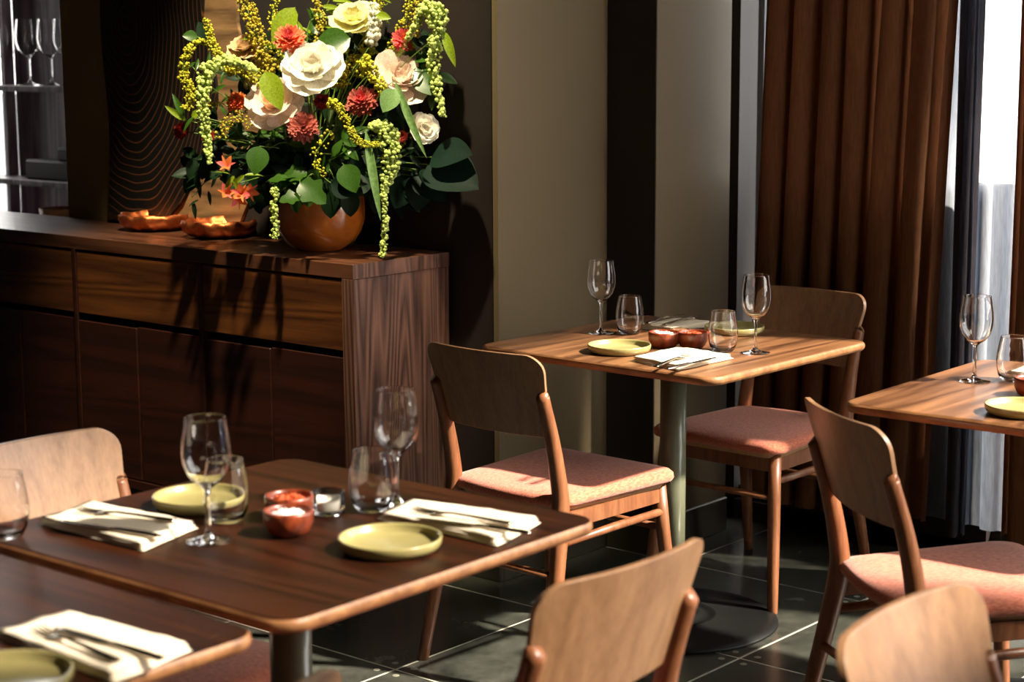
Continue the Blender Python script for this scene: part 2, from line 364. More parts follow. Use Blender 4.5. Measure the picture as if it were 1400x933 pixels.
# ------------------------------------------------------------------ curtains
def curtain(name, mat, y0, y1, x, amp, waves, z0, z1, seed, nz=26, flare=0.0, sway=0.0, th=.0, amp2=.25):
    rnd = random.Random(seed); bm = bmesh.new(); nu = int(waves*14)
    ph = [rnd.uniform(-.6, .6) for _ in range(int(waves)+3)]; am = [rnd.uniform(.65, 1.25) for _ in range(int(waves)+3)]
    grid = []
    for j in range(nz+1):
        t = j/nz; z = z1+(z0-z1)*t; row = []
        for i in range(nu+1):
            s = i/nu; k = s*waves; i0 = int(k); fr = k-i0
            a = am[i0]*(1-fr)+am[i0+1]*fr; p = ph[i0]*(1-fr)+ph[i0+1]*fr
            q = 2*PI*k+p*1.3+noise.noise(Vector((s*9, t*2.2, seed)))*.9
            sw = math.sin(q); sw = math.copysign(abs(sw)**.75, sw)
            xx = x+amp*a*sw*(1+amp2*t)+noise.noise(Vector((s*14, t*6, seed+5)))*.006
            yy = y0+(y1-y0)*s+amp*.45*math.sin(2*q)+flare*t*(s-.5)+sway*t*t
            row.append(bm.verts.new((xx, yy, z+noise.noise(Vector((s*5, 0, seed)))*.01*t)))
        grid.append(row)
    for a, b in zip(grid[:-1], grid[1:]):
        for k in range(nu): bm.faces.new((a[k], a[k+1], b[k+1], b[k]))
    o = obj(name, bm, mat, None, True)
    if th:
        md = o.modifiers.new('thick', 'SOLIDIFY'); md.thickness = th
    return o
# thin unseen sheet added behind the camera to soften the sun
# hem seams give the drapes a lower edge of their own
def drape(label, mat, group, y0, y1, x, amp, waves, z0, seed, **k):
    c = curtain('curtain', M[mat], y0, y1, x, amp, waves, z0, 4.3, seed, **k); tag(c, label, 'curtain', group); return c
drape('brown linen curtain in deep folds behind the far chair', 'heavy', 'brown linen curtains', 2.92, 2.335, 4.655, .050, 6.5, .13, 3, sway=.09, amp2=.15)
drape('brown linen curtain at the right edge beyond the white sheer', 'heavy', 'brown linen curtains', 2.135, 1.35, 4.60, .052, 8, .15, 8)
drape('narrow strip added for the dark doubled sheer beside the brown curtain', 'darksheer', None, 2.375, 2.275, 4.70, .018, 2.5, .10, 12, flare=.06, amp2=.5)  # added strip: the doubled sheer's darkness is put into its colour
drape('thin white sheer curtain hanging against the bright window glass', 'sheer', None, 3.03, 1.3, 4.762, .014, 15, .12, 5)
bm = bx(2.5, 4.14, -.98, -.978, 2.66, 4.5); tag(obj('diffuser', bm, M['diffuser']), 'unseen translucent sheet added behind the viewer to soften the sun', 'diffuser')
bm = bmesh.new(); tube(bm, [(4.66, 3.06, 4.32), (4.66, -1, 4.32)], .016, 10)
struct(obj('trim_1', bm, M['frame']))

# ------------------------------------------------------------------ sideboard
X0 = 3.397; XB = 3.775; Y0 = 3.43; Y1 = 5.85; ZT = .925
sb = thing('sideboard', 'long dark stained oak sideboard with drawers over doors, carrying the flowers', 'sideboard', (X0, Y0, 0))
def part(name, a, mat, parent, bev=.0015):
    x0, x1, y0, y1, z0, z1 = a; cx, cy, cz = (x0+x1)/2, (y0+y1)/2, (z0+z1)/2
    bm = bx(x0-cx, x1-cx, y0-cy, y1-cy, z0-cz, z1-cz, bev=bev, seg=1) if bev else bx(x0-cx, x1-cx, y0-cy, y1-cy, z0-cz, z1-cz)
    o = obj(name, bm, mat); 
    if parent is not None:
        o.parent = parent; p = parent; off = Vector((0, 0, 0))
        while p is not None: off += p.location; p = p.parent
        o.location = Vector((cx, cy, cz))-off
    else: o.location = (cx, cy, cz)
    return o
part('top', (X0, XB, Y0, Y1, .885, ZT), M['sb_top'], sb)
ep = part('end_panel', (X0, XB, Y0, Y0+.045, .04, .885), M['sb_end'], sb); ep['label'] = 'end panel with upright oak grain'
part('edge_strip', (X0-.0008, XB+.0004, Y0-.0012, Y0, .886, ZT-.0005), M['sb_end'], sb, 0)
part('carcass', (X0+.03, XB, Y0+.046, Y1, .19, .884), M['dark_gap'], sb, 0)
part('bottom_rail', (X0, XB-.02, Y0+.046, Y1, .165, .192), M['sb_door'], sb)
part('plinth', (X0+.05, XB-.02, Y0+.046, Y1, 0, .165), M['dark_gap'], sb, 0)
part('foot_panel', (X0+.01, XB-.01, Y0+.003, Y0+.04, 0, .04), M['sb_end'], sb)
y = Y0+.045
for k in range(4):
    ya = y+.003; yb = y+.572
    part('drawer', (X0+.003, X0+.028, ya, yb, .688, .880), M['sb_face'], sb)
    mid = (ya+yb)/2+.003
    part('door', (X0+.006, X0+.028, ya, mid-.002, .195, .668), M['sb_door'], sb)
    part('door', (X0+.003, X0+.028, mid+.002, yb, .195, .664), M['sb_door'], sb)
    part('divider', (X0, X0+.1, yb+.003, yb+.02, .192, .884), M['sb_door'], sb, .001)
    y = yb+.02

# ------------------------------------------------------------------ round slab of charred wood behind the sideboard
# outline in (y, z) read off the wall plane x = 3.75
sl = thing('wood_slice', 'huge charred tree slice with growth rings leaning behind the flowers', 'wall decoration', (3.74, 4.74, ZT))
def slab_part(name, poly, x0, x1, mat, origin=(3.74, 4.74, ZT), texo=None):
    bm = bmesh.new(); ox, oy, oz = texo or origin
    rings = [[(x-ox, yy-oy, zz-oz) for yy, zz in poly] for x in (x1, x0)]
    loft(bm, rings); bmesh.ops.recalc_face_normals(bm, faces=bm.faces)
    o = obj(name, bm, mat, sl); o.location = (ox-3.74, oy-4.74, oz-ZT); return o
def blob(cy, cz, pts):  # polar outline: (angle deg, radius)
    n = 72; out = []
    for i in range(n):
        a = 360*i/n; pp = pts+[(pts[0][0]+360, pts[0][1])]
        for (a0, r0), (a1, r1) in zip(pp[:-1], pp[1:]):
            if a0 <= a < a1 or a0 <= a+360 < a1:
                aa = a if a0 <= a < a1 else a+360
                t = (aa-a0)/(a1-a0); t = t*t*(3-2*t); r = r0+(r1-r0)*t; break
        r *= 1+.012*noise.noise(Vector((math.cos(R(a))*4, math.sin(R(a))*4, cy)))
        out.append((cy+r*math.cos(R(a)), cz+r*math.sin(R(a))))
    return out
CY, CZ = 4.765, 1.57
def clip(poly, ymax, zmin): return [(min(yy, ymax+.012*math.sin(zz*9)), max(zz, zmin)) for yy, zz in poly]
core = clip(blob(CY, CZ, [(0, .30), (90, .60), (135, .46), (180, .37), (215, .50), (235, .56), (250, .62), (262, .68), (285, .72), (330, .45)]), 4.885, ZT+.03)
sap = clip(blob(CY, CZ, [(0, .30), (90, .66), (135, .55), (180, .52), (215, .74), (235, .80), (250, .78), (270, .76), (330, .5)]), 4.895, ZT+.012)
bark = clip(blob(CY, CZ, [(0, .30), (90, .78), (135, .95), (180, 1.20), (200, 1.28), (215, 1.15), (235, .95), (250, .85), (270, .8), (330, .5)]), 4.90, ZT+.001)
slab_part('bark', bark, 3.745, 3.779, M['dish'])
slab_part('sapwood', sap, 3.733, 3.746, M['bark'])
slab_part('charred_core', core, 3.722, 3.734, M['rings'], texo=(3.72, CY, CZ))

# ------------------------------------------------------------------ bar shelving seen past the column
sh = thing('bar_shelf', 'grey-purple wooden bar shelving with glasses, left of the olive column', 'shelf', (4.9, 6.6, 0))
SY = on_x(24, 180, 5.04).y
part('back_panel', (5.04, 5.06, 5.9, SY, 0, 2.4), M['greywood'], sh)
part('upright', (4.985, 5.04, SY, SY+.03, 0, 2.4), M['greywood'], sh)
part('shelf_board', (4.86, 5.04, 5.9, SY, 1.305, 1.33), M['greywood'], sh)
part('shelf_board', (4.86, 5.04, 5.9, SY, .885, .91), M['greywood'], sh)
part('shelf_board', (4.80, 5.04, 5.9, SY, .68, .70), M['greywood'], sh)
part('shelf_board', (4.985, 5.04, SY+.03, 8.6, 1.305, 1.325), M['frame'], sh)
part('shelf_board', (4.985, 5.04, SY+.03, 8.6, .885, .905), M['frame'], sh)
o = part('box', (4.90, 5.03, 6.2, on_x(34, 240, 4.90).y, .91, 1.0), M['black'], None, .01); tag(o, 'long flat black box on the bar shelf beneath the wine glasses', 'box')
o = part('box', (4.90, 5.03, 6.3, on_x(76, 200, 4.90).y, 1.0, 1.06), M['black'], None, .01); tag(o, 'small black box on top of the long black box', 'box')
q = on_x(84, 280, 4.92); o = obj('basket', lathe([(0, 0), (.085, 0), (.10, .09), (.094, .09), (.08, .01), (0, .01)], 28), M['basket'], None, True, loc=(4.92, q.y, .7003)); tag(o, 'round woven basket on the lowest bar shelf', 'basket')
o = part('white_screen', (5.9, 5.93, 7.8, 8.9, 0, 1.25), M['white'], None); tag(o, 'pale panel standing in the bright window beyond the bar', 'panel')

# ------------------------------------------------------------------ glassware
WG = [(0, 0), (.033, 0), (.036, .001), (.036, .0022), (.020, .0042), (.0075, .009), (.0042, .016), (.0036, .03), (.0036, .072), (.0050, .082), (.012, .0885), (.022, .0955), (.0315, .108), (.0368, .125), (.0383, .140), (.0372, .158), (.0345, .176), (.0318, .1945),
      (.0318, .1955), (.0309, .1955), (.0309, .1945), (.0336, .176), (.0363, .158), (.0374, .140), (.0359, .125), (.0306, .1088), (.0212, .0968), (.011, .0902), (.004, .0875), (0, .087)]
TM = [(0, 0), (.022, 0), (.027, .003), (.033, .015), (.0365, .032), (.0375, .048), (.0358, .068), (.0322, .088), (.0295, .1015), (.0295, .1025), (.0283, .1025), (.0283, .1015), (.0309, .088), (.0346, .068), (.0363, .048), (.0352, .032), (.0316, .017), (.025, .008), (0, .007)]
TL = [(0, 0), (.024, 0), (.0265, .002), (.027, .006), (.0272, .036), (.0265, .038), (.0252, .038), (.0245, .036), (.0243, .01), (.022, .008), (0, .008)]
wgm = mesh_from(lathe(WG, 40), 'wine_glass', True); wgm.materials.append(M['glass'])
tmm = mesh_from(lathe(TM, 40), 'tumbler', True); tmm.materials.append(M['glass'])
tlm = mesh_from(lathe(TL, 32), 'tealight_glass', True); tlm.materials.append(M['glass'])
wax = mesh_from(lathe([(0, .0083), (.0235, .0083), (.024, .0103), (.024, .022), (.0195, .0225), (.019, .020), (0, .020)], 28), 'candle', True); wax.materials.append(M['candle'])
wick = mesh_from(lathe([(0, .0195), (.0009, .0195), (.0008, .028), (0, .0282)], 6), 'wick'); wick.materials.append(M['black'])
TZ = .74
def wine(x, y, label, z=TZ): tag(obj('wine_glass', wgm, None, None, loc=(x, y, z+.0003)), label, 'wine glass')
def tumb(x, y, label, z=TZ): tag(obj('tumbler', tmm, None, None, loc=(x, y, z+.0003)), label, 'tumbler')
def teal(x, y, label, z=TZ):
    t = tag(obj('tealight_holder', tlm, None, None, loc=(x, y, z+.0003)), label, 'candle holder'); c = obj('candle', wax, None, t); obj('wick', wick, None, c)
wine(1.79, 2.135, 'wine glass in front of the tumbler on the nearest full table, left setting')
wine(2.14, 2.067, 'wine glass behind the folded napkin at right of the front left table')
tumb(1.887, 2.205, 'stemless tumbler half hidden behind the leftmost full wine glass')
tumb(2.085, 2.072, 'stemless tumbler beside the clear tealight on the front left table')
tumb(1.603, 2.40, 'tumbler cut by the left edge of the picture, table corner')
teal(2.025, 2.112, 'small clear glass tealight with white wax beside the red wood bowls')
wine(3.81, 2.918, 'wine glass farthest back on the middle table, by the wall')
wine(3.798, 2.427, 'wine glass at the right of the middle table before the chair back')
tumb(3.847, 2.851, 'tumbler at the back of the middle table near the far wine glass')
tumb(3.766, 2.502, 'tumbler in front of the napkin tip and rear plate, middle table')
wine(3.778, 1.83, 'wine glass on the right table against the sheer curtain')
tumb(3.837, 1.765, 'tumbler over the napkin at the right edge, right table')
teal(3.795, 2.655, 'clear tealight glass tucked behind the salt bowl, middle table')
for u, lab in ((41, 'left'), (71, 'middle'), (93, 'right')):
    q = on_x(u, 113, 4.94)
    g = obj('wine_glass', wgm, None, None, loc=(4.94, q.y, 1.3303)); g.scale = (1.5, 1.5, 1.5)
    tag(g, 'blurred wine glass on the bar shelf, %s of the three before the grey board' % lab, 'wine glass', 'wine glasses on the bar shelf')
g = obj('wine_glass', wgm, None, None, loc=(5.01, on_x(8, 113, 5.01).y, 1.3253)); g.scale = (1.4,)*3; tag(g, 'blurred wine glass before the white window at the top left corner', 'wine glass', 'wine glasses on the bar shelf')

# ------------------------------------------------------------------ plates, bowls
PL = [(0, 0), (.066, 0), (.074, .003), (.0785, .010), (.0795, .018), (.0785, .0205), (.0765, .0205), (.0745, .017), (.072, .009), (.066, .0065), (0, .006)]
plm = mesh_from(lathe(PL, 56), 'plate', True); plm.materials.append(M['plate'])
def plate(p, label): tag(obj('side_plate', plm, None, None, loc=(p[0], p[1], TZ+.0003)), label, 'plate')
plate((1.925, 2.315), 'olive side plate behind the left wine glass on the front left table')
plate((1.935, 1.885), 'olive side plate nearest the camera on the front left table')
plate((1.315, 2.055-.16), 'olive side plate cut off at the bottom left corner') if False else None
plate((3.60, 2.70), 'olive side plate at the near left of the middle table')
plate((4.035, 2.645), 'olive side plate at the rear of the middle table behind the tumbler')
plate((3.505, 1.585), 'olive side plate on the right table, cut by the picture edge')
q = on_z(8, 918, TZ+.02); plate((q.x, q.y), 'olive side plate at the bottom left corner on the nearest table')
def bowl(x, y, fill, label, h=.04, r=.04):
    t = thing('condiment_bowl', label, 'bowl', (x, y, TZ+.0003))
    obj('bowl_body', lathe([(0, 0), (r*.62, 0), (r*.8, h*.12), (r*.98, h*.5), (r, h*.9), (r*.97, h), (r*.9, h), (r*.88, h*.85), (r*.8, h*.55), (0, h*.45)], 36), M['bowlwood'], t, True)
    rnd = random.Random(int(x*1000)); bm = lathe([(0, h*.95), (r*.3, h*.93), (r*.62, h*.78), (r*.84, h*.62)], 22, fn=lambda i, a, rr, z: (rr, z+.004*math.sin(a*5+i*2)*(1 if i else 0)))
    for k in range(46):
        a = rnd.uniform(0, 2*PI); rr = r*.6*math.sqrt(rnd.random()); s = rnd.uniform(.0015, .0035)
        bmesh.ops.create_cube(bm, size=s, matrix=Matrix.Translation((rr*math.cos(a), rr*math.sin(a), h*.95-.10*rr))@Matrix.Rotation(a*3, 4, (1, .5, .3)))
    f = obj('salt' if fill == 'salt' else 'chilli', bm, M[fill], t); f['label'] = 'heap of white salt flakes' if fill == 'salt' else 'orange chilli flakes'
    if fill == 'salt' or True: f['kind'] = 'stuff'
bowl(1.895, 2.068, 'salt', 'dark red wooden bowl of white salt on the front left table')
bowl(1.962, 2.138, 'chili', 'red wooden bowl of chilli behind the salt bowl, front left table')
bowl(3.728, 2.655, 'salt', 'red wooden bowl of white salt on the middle table')
bowl(3.772, 2.598, 'chili', 'red wooden bowl of chilli flakes by the tumbler, middle table')
bowl(3.70, 1.655, 'chili', 'dark bowl at the very right edge of the right table')

# hammered copper bowls on the sideboard
def copper(p, label, ph):
    def fn(i, a, r, z):
        k = 1+.03*math.sin(11*a+ph+i)+.02*math.sin(23*a+i*2.1); return r*(k if i > 1 else 1), z+(.0025*math.sin(7*a+ph) if 3 < i < 7 else 0)
    t = obj('copper_bowl', lathe([(0, 0), (.075, 0), (.10, .006), (.122, .022), (.129, .042), (.126, .055), (.120, .055), (.114, .040), (.096, .018), (.07, .008), (0, .008)], 90, fn=fn), M['copper'], None, True, loc=(p.x, p.y, ZT+.0003))
    t.scale = (.88, .88, .95); tag(t, label, 'bowl')
p = on_z(212, 295, ZT+.045); copper(p, 'hammered copper bowl on the sideboard, the left one farther back', 0)
p = on_z(300, 304, ZT+.045); copper(p, 'hammered copper bowl on the sideboard, the right one nearer the vase', 2)

# ------------------------------------------------------------------ napkins and cutlery
def napkin(poly, label, seed, z=TZ, h=.014, layers=4):
    """folded linen: poly = 4 corners (x, y)"""
    P = [Vector((a, b)) for a, b in poly]; c = sum(P, Vector((0, 0)))/4; t = thing('napkin', label, 'napkin', (c.x, c.y, z))
    for L in range(layers):
        bm = bmesh.new(); n = 18; top = []; bot = []; ins = 1-.02*L
        z0 = .0006+L*h/layers; z1 = z0+h/layers*.92
        for j in range(n+1):
            r1 = []; r2 = []
            for i in range(n+1):
                s, q = i/n, j/n
                p = P[0].lerp(P[1], s).lerp(P[3].lerp(P[2], s), q); p = c+(p-c)*ins
                e = min(s, 1-s, q, 1-q); wob = noise.noise(Vector((p.x*30, p.y*30, seed+L)))*.0035
                edge = noise.noise(Vector((p.x*16, p.y*16, seed+L*3)))*.006*(1 if e < .06 else .3)
                rd = (1-min(1, e/.07)**.5)*h/layers*.45
                pp = p+(p-c).normalized()*edge if (p-c).length > .001 else p
                up = max(0, wob)*(1.2 if L == layers-1 else .5)
                r1.append(bm.verts.new((pp.x-c.x, pp.y-c.y, z1+up-rd))); r2.append(bm.verts.new((pp.x-c.x, pp.y-c.y, z0+rd*.9)))
            top.append(r1); bot.append(r2)
        for j in range(n):
            for i in range(n):
                bm.faces.new((top[j][i], top[j][i+1], top[j+1][i+1], top[j+1][i])); bm.faces.new((bot[j][i], bot[j+1][i], bot[j+1][i+1], bot[j][i+1]))
        rim = [(0, i) for i in range(n)]+[(i, n) for i in range(n)]+[(n, n-i) for i in range(n)]+[(n-i, 0) for i in range(n)]
        for k in range(len(rim)):
            a, b = rim[k], rim[(k+1) % len(rim)]; bm.faces.new((top[a[0]][a[1]], bot[a[0]][a[1]], bot[b[0]][b[1]], top[b[0]][b[1]]))
        bmesh.ops.recalc_face_normals(bm, faces=bm.faces)
        obj('linen_fold', bm, M['linen'], t, True)
    return c
def fork_mesh():
    bm = bmesh.new(); L = .185
    # handle and neck: stations (x, halfwidth, z, thickness)
    st = [(-.092, .0065, .0018, .0020), (-.085, .0090, .0020, .0022), (-.06, .0078, .0026, .0022), (-.02, .0042, .0040, .0024), (.018, .0030, .0045, .0024), (.030, .0055, .0036, .002), (.040, .0105, .0026, .0016), (.052, .0118, .0020, .0015)]
    loft(bm, [[(x, -w_, zz), (x, -w_*.6, zz+th), (x, w_*.6, zz+th), (x, w_, zz), (x, w_*.6, zz-.0006), (x, -w_*.6, zz-.0006)] for x, w_, zz, th in st])
    for k in range(4):
        yk = (-1.5+k)*.0062
        tube(bm, [(.050, yk, .0025), (.065, yk, .0020), (.080, yk*.98, .0030), (.092, yk*.95, .0060)], [.0017, .0015, .0013, .0007], 6)
    bmesh.ops.recalc_face_normals(bm, faces=bm.faces); return mesh_from(bm, 'fork', True)
def knife_mesh():
    bm = bmesh.new()
    st = [(-.105, .0060, .0030), (-.098, .0085, .0036), (-.05, .0080, .0040), (-.012, .0060, .0036), (-.004, .0070, .0022), (.01, .0092, .0014), (.06, .0095, .0012), (.088, .0075, .0011), (.102, .0025, .0009)]
    loft(bm, [[(x, -w_, .0010), (x, -w_*.5, .0008+th), (x, w_*.5, .0008+th), (x, w_, .0010), (x, w_*.5, .0004), (x, -w_*.5, .0004)] for x, w_, th in st])
    bmesh.ops.recalc_face_normals(bm, faces=bm.faces); return mesh_from(bm, 'knife', True)
fm = fork_mesh(); fm.materials.append(M['steel']); km = knife_mesh(); km.materials.append(M['steel'])
NZ = TZ+.0165
def cutl(mesh, name, u0, v0, u1, v1, label, dz=0, sc=1):
    a, b = on_z(u0, v0, NZ), on_z(u1, v1, NZ); c = (a+b)/2; d = b-a
    o = obj(name, mesh, None, None, loc=(c.x, c.y, NZ+dz)); o.rotation_euler = (0, 0, math.atan2(d.y, d.x)); tag(o, label, name)
    o.scale = (sc, sc, 1)
napkin([(1.679, 2.423), (1.804, 2.45), (1.824, 2.203), (1.683, 2.16)], 'cream folded napkin left on the front left table, under dark cutlery', 1)
napkin([(2.045, 2.02), (2.150, 2.045), (2.195, 1.80), (2.045, 1.765)], 'cream folded napkin beside the near plate at the table corner', 2)
napkin([(1.300, 1.985), (1.415, 1.985), (1.430, 1.745), (1.291, 1.725)], 'cream folded napkin on the nearest table at bottom left', 3)
napkin([(3.508, 2.595), (3.697, 2.594), (3.689, 2.420), (3.463, 2.427)], 'bright white folded napkin at the front corner of the middle table', 4)
napkin([(3.936, 2.891), (4.10, 2.913), (4.106, 2.745), (3.925, 2.772)], 'folded napkin at the back of the middle table behind the bowls', 5)
napkin([(3.872, 1.80), (4.02, 1.80), (4.02, 1.56), (3.872, 1.56)], 'white folded napkin on the right table behind the tumbler', 6)
cutl(fm, 'fork', 232, 713, 115, 700, 'fork with shiny handle on the left napkin of the front left table')
cutl(km, 'knife', 208, 733, 88, 714, 'knife lying along the left napkin of the front left table')
cutl(fm, 'fork', 690, 717, 575, 700, 'fork on the napkin beside the near plate, front left table')
cutl(km, 'knife', 700, 727, 590, 712, 'knife on the napkin at the front left table corner') 
cutl(fm, 'fork', 165, 908, 45, 860, 'fork with raised tines on the bottom left napkin')
cutl(km, 'knife', 205, 898, 90, 863, 'knife on the bottom left napkin beside the fork')
cutl(fm, 'fork', 880, 508, 955, 482, 'fork with tines pointing up right on the bright napkin')
cutl(km, 'knife', 905, 507, 985, 488, 'knife on the bright napkin of the middle table')
cutl(fm, 'fork', 900, 447, 960, 432, 'fork on the rear napkin of the middle table')
cutl(km, 'knife', 880, 444, 940, 429, 'knife on the rear napkin of the middle table')

# ------------------------------------------------------------------ tables
def make_table(x, y, rot, hx, hy, grain, label, base_rot=0):
    t = thing('table', label, 'table', (x, y, 0), rot)
    bm = bmesh.new(); rings = []
    for ins, z in ((.016, .716), (.005, .719), (.001, .724), (0, .729), (.001, .735), (.004, .7385), (.008, .74)):
        rings.append([(px, py, z) for px, py in rounded_poly(hx-ins, hy-ins, .045-ins*.6, 8)])
    loft(bm, rings); bmesh.ops.recalc_face_normals(bm, faces=bm.faces)
    o = obj('tabletop', bm, M[grain], t, False); o.data.materials.append(M['edge'])
    for p in o.data.polygons:
        p.use_smooth = len(p.vertices) == 4; zc = sum(o.data.vertices[i].co.z for i in p.vertices)/len(p.vertices)
        if len(p.vertices) == 4 and zc < .7378: p.material_index = 1
    obj('mounting_plate', bx(-.2, .2, -.2, .2, .706, .716, bev=.002), M['castiron'], t)
    obj('pole', lathe([(0, .03), (.034, .03), (.034, .706), (0, .706)], 32), M['pole'], t, True)
    for p in t.children[-1].data.polygons: p.use_smooth = len(p.vertices) == 4 and abs(p.normal.z) < .5
    obj('base_disc', lathe([(0, 0), (.276, 0), (.28, .003), (.278, .008), (.25, .0115), (.13, .015), (.12, .021), (.112, .022), (.105, .017), (.085, .019), (.075, .026), (.066, .027), (.058, .022), (.045, .028), (.042, .045), (.036, .047), (0, .047)], 64), M['castiron'], t, True)
    return t
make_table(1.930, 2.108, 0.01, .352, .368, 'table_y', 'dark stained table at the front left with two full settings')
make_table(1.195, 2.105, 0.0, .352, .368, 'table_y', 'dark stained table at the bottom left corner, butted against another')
make_table(3.800, 2.675, R(-1.3), .352, .372, 'table_x', 'square stained table in the middle with olive pole and black disc base')
make_table(3.735, 1.58, R(1.0), .352, .372, 'table_x', 'bright sunlit table at the right edge under the window')

# ------------------------------------------------------------------ chairs
def make_chair():
    t = thing('dining_chair', '', 'chair')
    W = M['chairleg']
    # seat pad
    def outline(z, ins, bulge=0):
        wf, wr, yf, yr = .212-ins, .188-ins, -.232+ins, .195-ins; out = []
        r = .045
        def arc(cx, cy, a0, a1, n=6):
            for i in range(n+1):
                a = R(a0+(a1-a0)*i/n); out.append((cx+r*math.cos(a), cy+r*math.sin(a), z))
        arc(wr-r, yr-r, 0, 90); 
        for i in range(1, 6): out.append((-(-1+2*i/6)*(wr-r), yr+.018*math.sin(PI*i/6), z))
        arc(-wr+r, yr-r, 90, 180); arc(-wf+r, yf+r, 180, 270); arc(wf-r, yf+r, 270, 360); return out
    bm = bmesh.new()
    rg = [outline(z, i) for z, i in ((.428, .012), (.430, .004), (.438, 0), (.448, .001), (.4555, .007), (.460, .02))]
    for ins, dz in ((.05, .003), (.09, .0045), (.14, .0045)):
        f = 1-ins/.21; rg.append([(x*f, y*f, .460+dz-.0) for x, y, z in outline(0, 0)])
    loft(bm, rg); bmesh.ops.recalc_face_normals(bm, faces=bm.faces); obj('seat', bm, M['seat'], t, True)
    bm = bmesh.new(); loft(bm, [outline(z, i) for z, i in ((.416, .02), (.4275, .014))]); bmesh.ops.recalc_face_normals(bm, faces=bm.faces)
    o = obj('seat_board', bm, M['ply'], t); o['label'] = 'pale plywood edge under the seat'
    # aprons
    bm = bmesh.new(); box(bm, -.165, .165, -.192, -.172, .375, .4155, bev=.003); obj('apron', bm, W, t)
    for s in (-1, 1):
        bm = bmesh.new(); loft(bm, [[(s*(x-.009), yy, .378), (s*(x+.009), yy, .378), (s*(x+.009), yy, .4155), (s*(x-.009), yy, .4155)] for x, yy in ((.180, -.175), (.172, .185))]); bmesh.ops.recalc_face_normals(bm, faces=bm.faces)
        obj('apron', bm, W, t)
        # front leg, round
        bm = bmesh.new(); tube(bm, [(s*.178, -.184, .4265), (s*.185, -.195, .3), (s*.198, -.214, .12), (s*.206, -.226, .004), (s*.206, -.226, 0)], [.0175, .0175, .016, .014, .0125], 16); obj('leg', bm, W, t, True)
        # rear leg with a soft knee at the seat and a raked post
        pth = smooth_path([(s*.204, .268, 0), (s*.192, .238, .16), (s*.180, .205, .32), (s*.172, .186, .43), (s*.169, .192, .50), (s*.168, .214, .60), (s*.168, .244, .695), (s*.168, .246, .703)], 4)
        rr = []
        for p in pth:
            z = p.z; rr.append(.013+.0085*min(1, z/.42) if z < .42 else (.0215-.0055*min(1, (z-.42)/.25)))
        rr[-1] = .0145; rr[-2] = .0158
        bm = bmesh.new(); tube(bm, pth, rr, 14); obj('leg', bm, W, t, True)
        bm = bmesh.new(); tube(bm, [(s*.180, .205, .345), (s*.184, 0, .351), (s*.186, -.195, .352)], [.0095, .0105, .0095], 12); obj('stretcher', bm, W, t, True)
    bm = bmesh.new(); tube(bm, [(-.186, .216, .272), (.186, .216, .272)], .009, 12); obj('stretcher', bm, W, t, True)
    bm = bmesh.new(); tube(bm, [(-.188, -.197, .308), (.188, -.197, .308)], .009, 12); obj('stretcher', bm, W, t, True)
    # curved backrest: outline in (u, z), bent backwards in the middle, raked
    def bp(u, z, off):
        y = .204+(z-.60)*.32+.030*(1-(u/.185)**2)-.004
        tn = math.atan2(-.060*u/.185**2, 1); return (u-off*math.sin(tn), y+off*math.cos(tn), z)
    bm = bmesh.new(); NU, NV = 28, 16; F = []; B = []
    def half(z):
        q = (z-.60)/.202
        w0 = .160+.024*max(0, min(1, (q-.1)*1.25))
        if z > .757: d = (z-.757)/.045; w0 = w0-.046+.046*math.sqrt(max(0, 1-d*d))
        if z < .618: d = (.618-z)/.018; w0 = w0-.018+.018*math.sqrt(max(0, 1-d*d))
        return w0
    zs = [.600, .6015, .605, .610, .618]+[.618+(.757-.618)*i/8 for i in range(1, 9)]+[.757+.045*math.sin(PI/2*i/7) for i in range(1, 8)]
    for z in zs:
        hw = half(z); F.append([bp(-hw+2*hw*i/NU, z, -.0055) for i in range(NU+1)]); B.append([bp(-hw+2*hw*i/NU, z, .0055) for i in range(NU+1)])
    VF = [[bm.verts.new(p) for p in r_] for r_ in F]; VB = [[bm.verts.new(p) for p in r_] for r_ in B]; m = len(zs)
    for j in range(m-1):
        for i in range(NU):
            bm.faces.new((VF[j][i], VF[j][i+1], VF[j+1][i+1], VF[j+1][i])); bm.faces.new((VB[j][i], VB[j+1][i], VB[j+1][i+1], VB[j][i+1]))
    rim = [(0, i) for i in range(NU)]+[(j, NU) for j in range(m-1)]+[(m-1, NU-i) for i in range(NU)]+[(m-1-j, 0) for j in range(m-1)]
    for k in range(len(rim)):
        a, b = rim[k], rim[(k+1) % len(rim)]; bm.faces.new((VF[a[0]][a[1]], VF[b[0]][b[1]], VB[b[0]][b[1]], VB[a[0]][a[1]]))
    bmesh.ops.recalc_face_normals(bm, faces=bm.faces); o = obj('backrest', bm, M['chairwood'], t, True)
    es = o.modifiers.new('bev', 'BEVEL'); es.width = .0025; es.segments = 2; es.limit_method = 'ANGLE'; es.angle_limit = R(50)
    wn = o.modifiers.new('wn', 'WEIGHTED_NORMAL'); wn.keep_sharp = False
    return t
ch = make_chair(); first = True
CH = [(3.420, 2.758, 88.7, 'chair with its back to the sideboard end, tucked at the middle table'),
      (4.241, 2.698, -91.1, 'chair facing us across the middle table, before the brown curtain'),
      (3.248, 1.583, 54.9, 'sunlit chair angled to the right table, bright pink seat'),
      (1.959, 1.714, 177.9, 'chair seen from behind at bottom centre, pale back filling the foreground'),
      (1.885, 2.452, 0.4, 'chair at left edge whose backrest faces us over the front left table'),
      (1.985, .77, 0, 'blurred chair at the bottom right corner, only its rounded back showing'),
      (1.235, 1.72, 178, 'chair at the bottom edge of which only the backrest tip shows')]
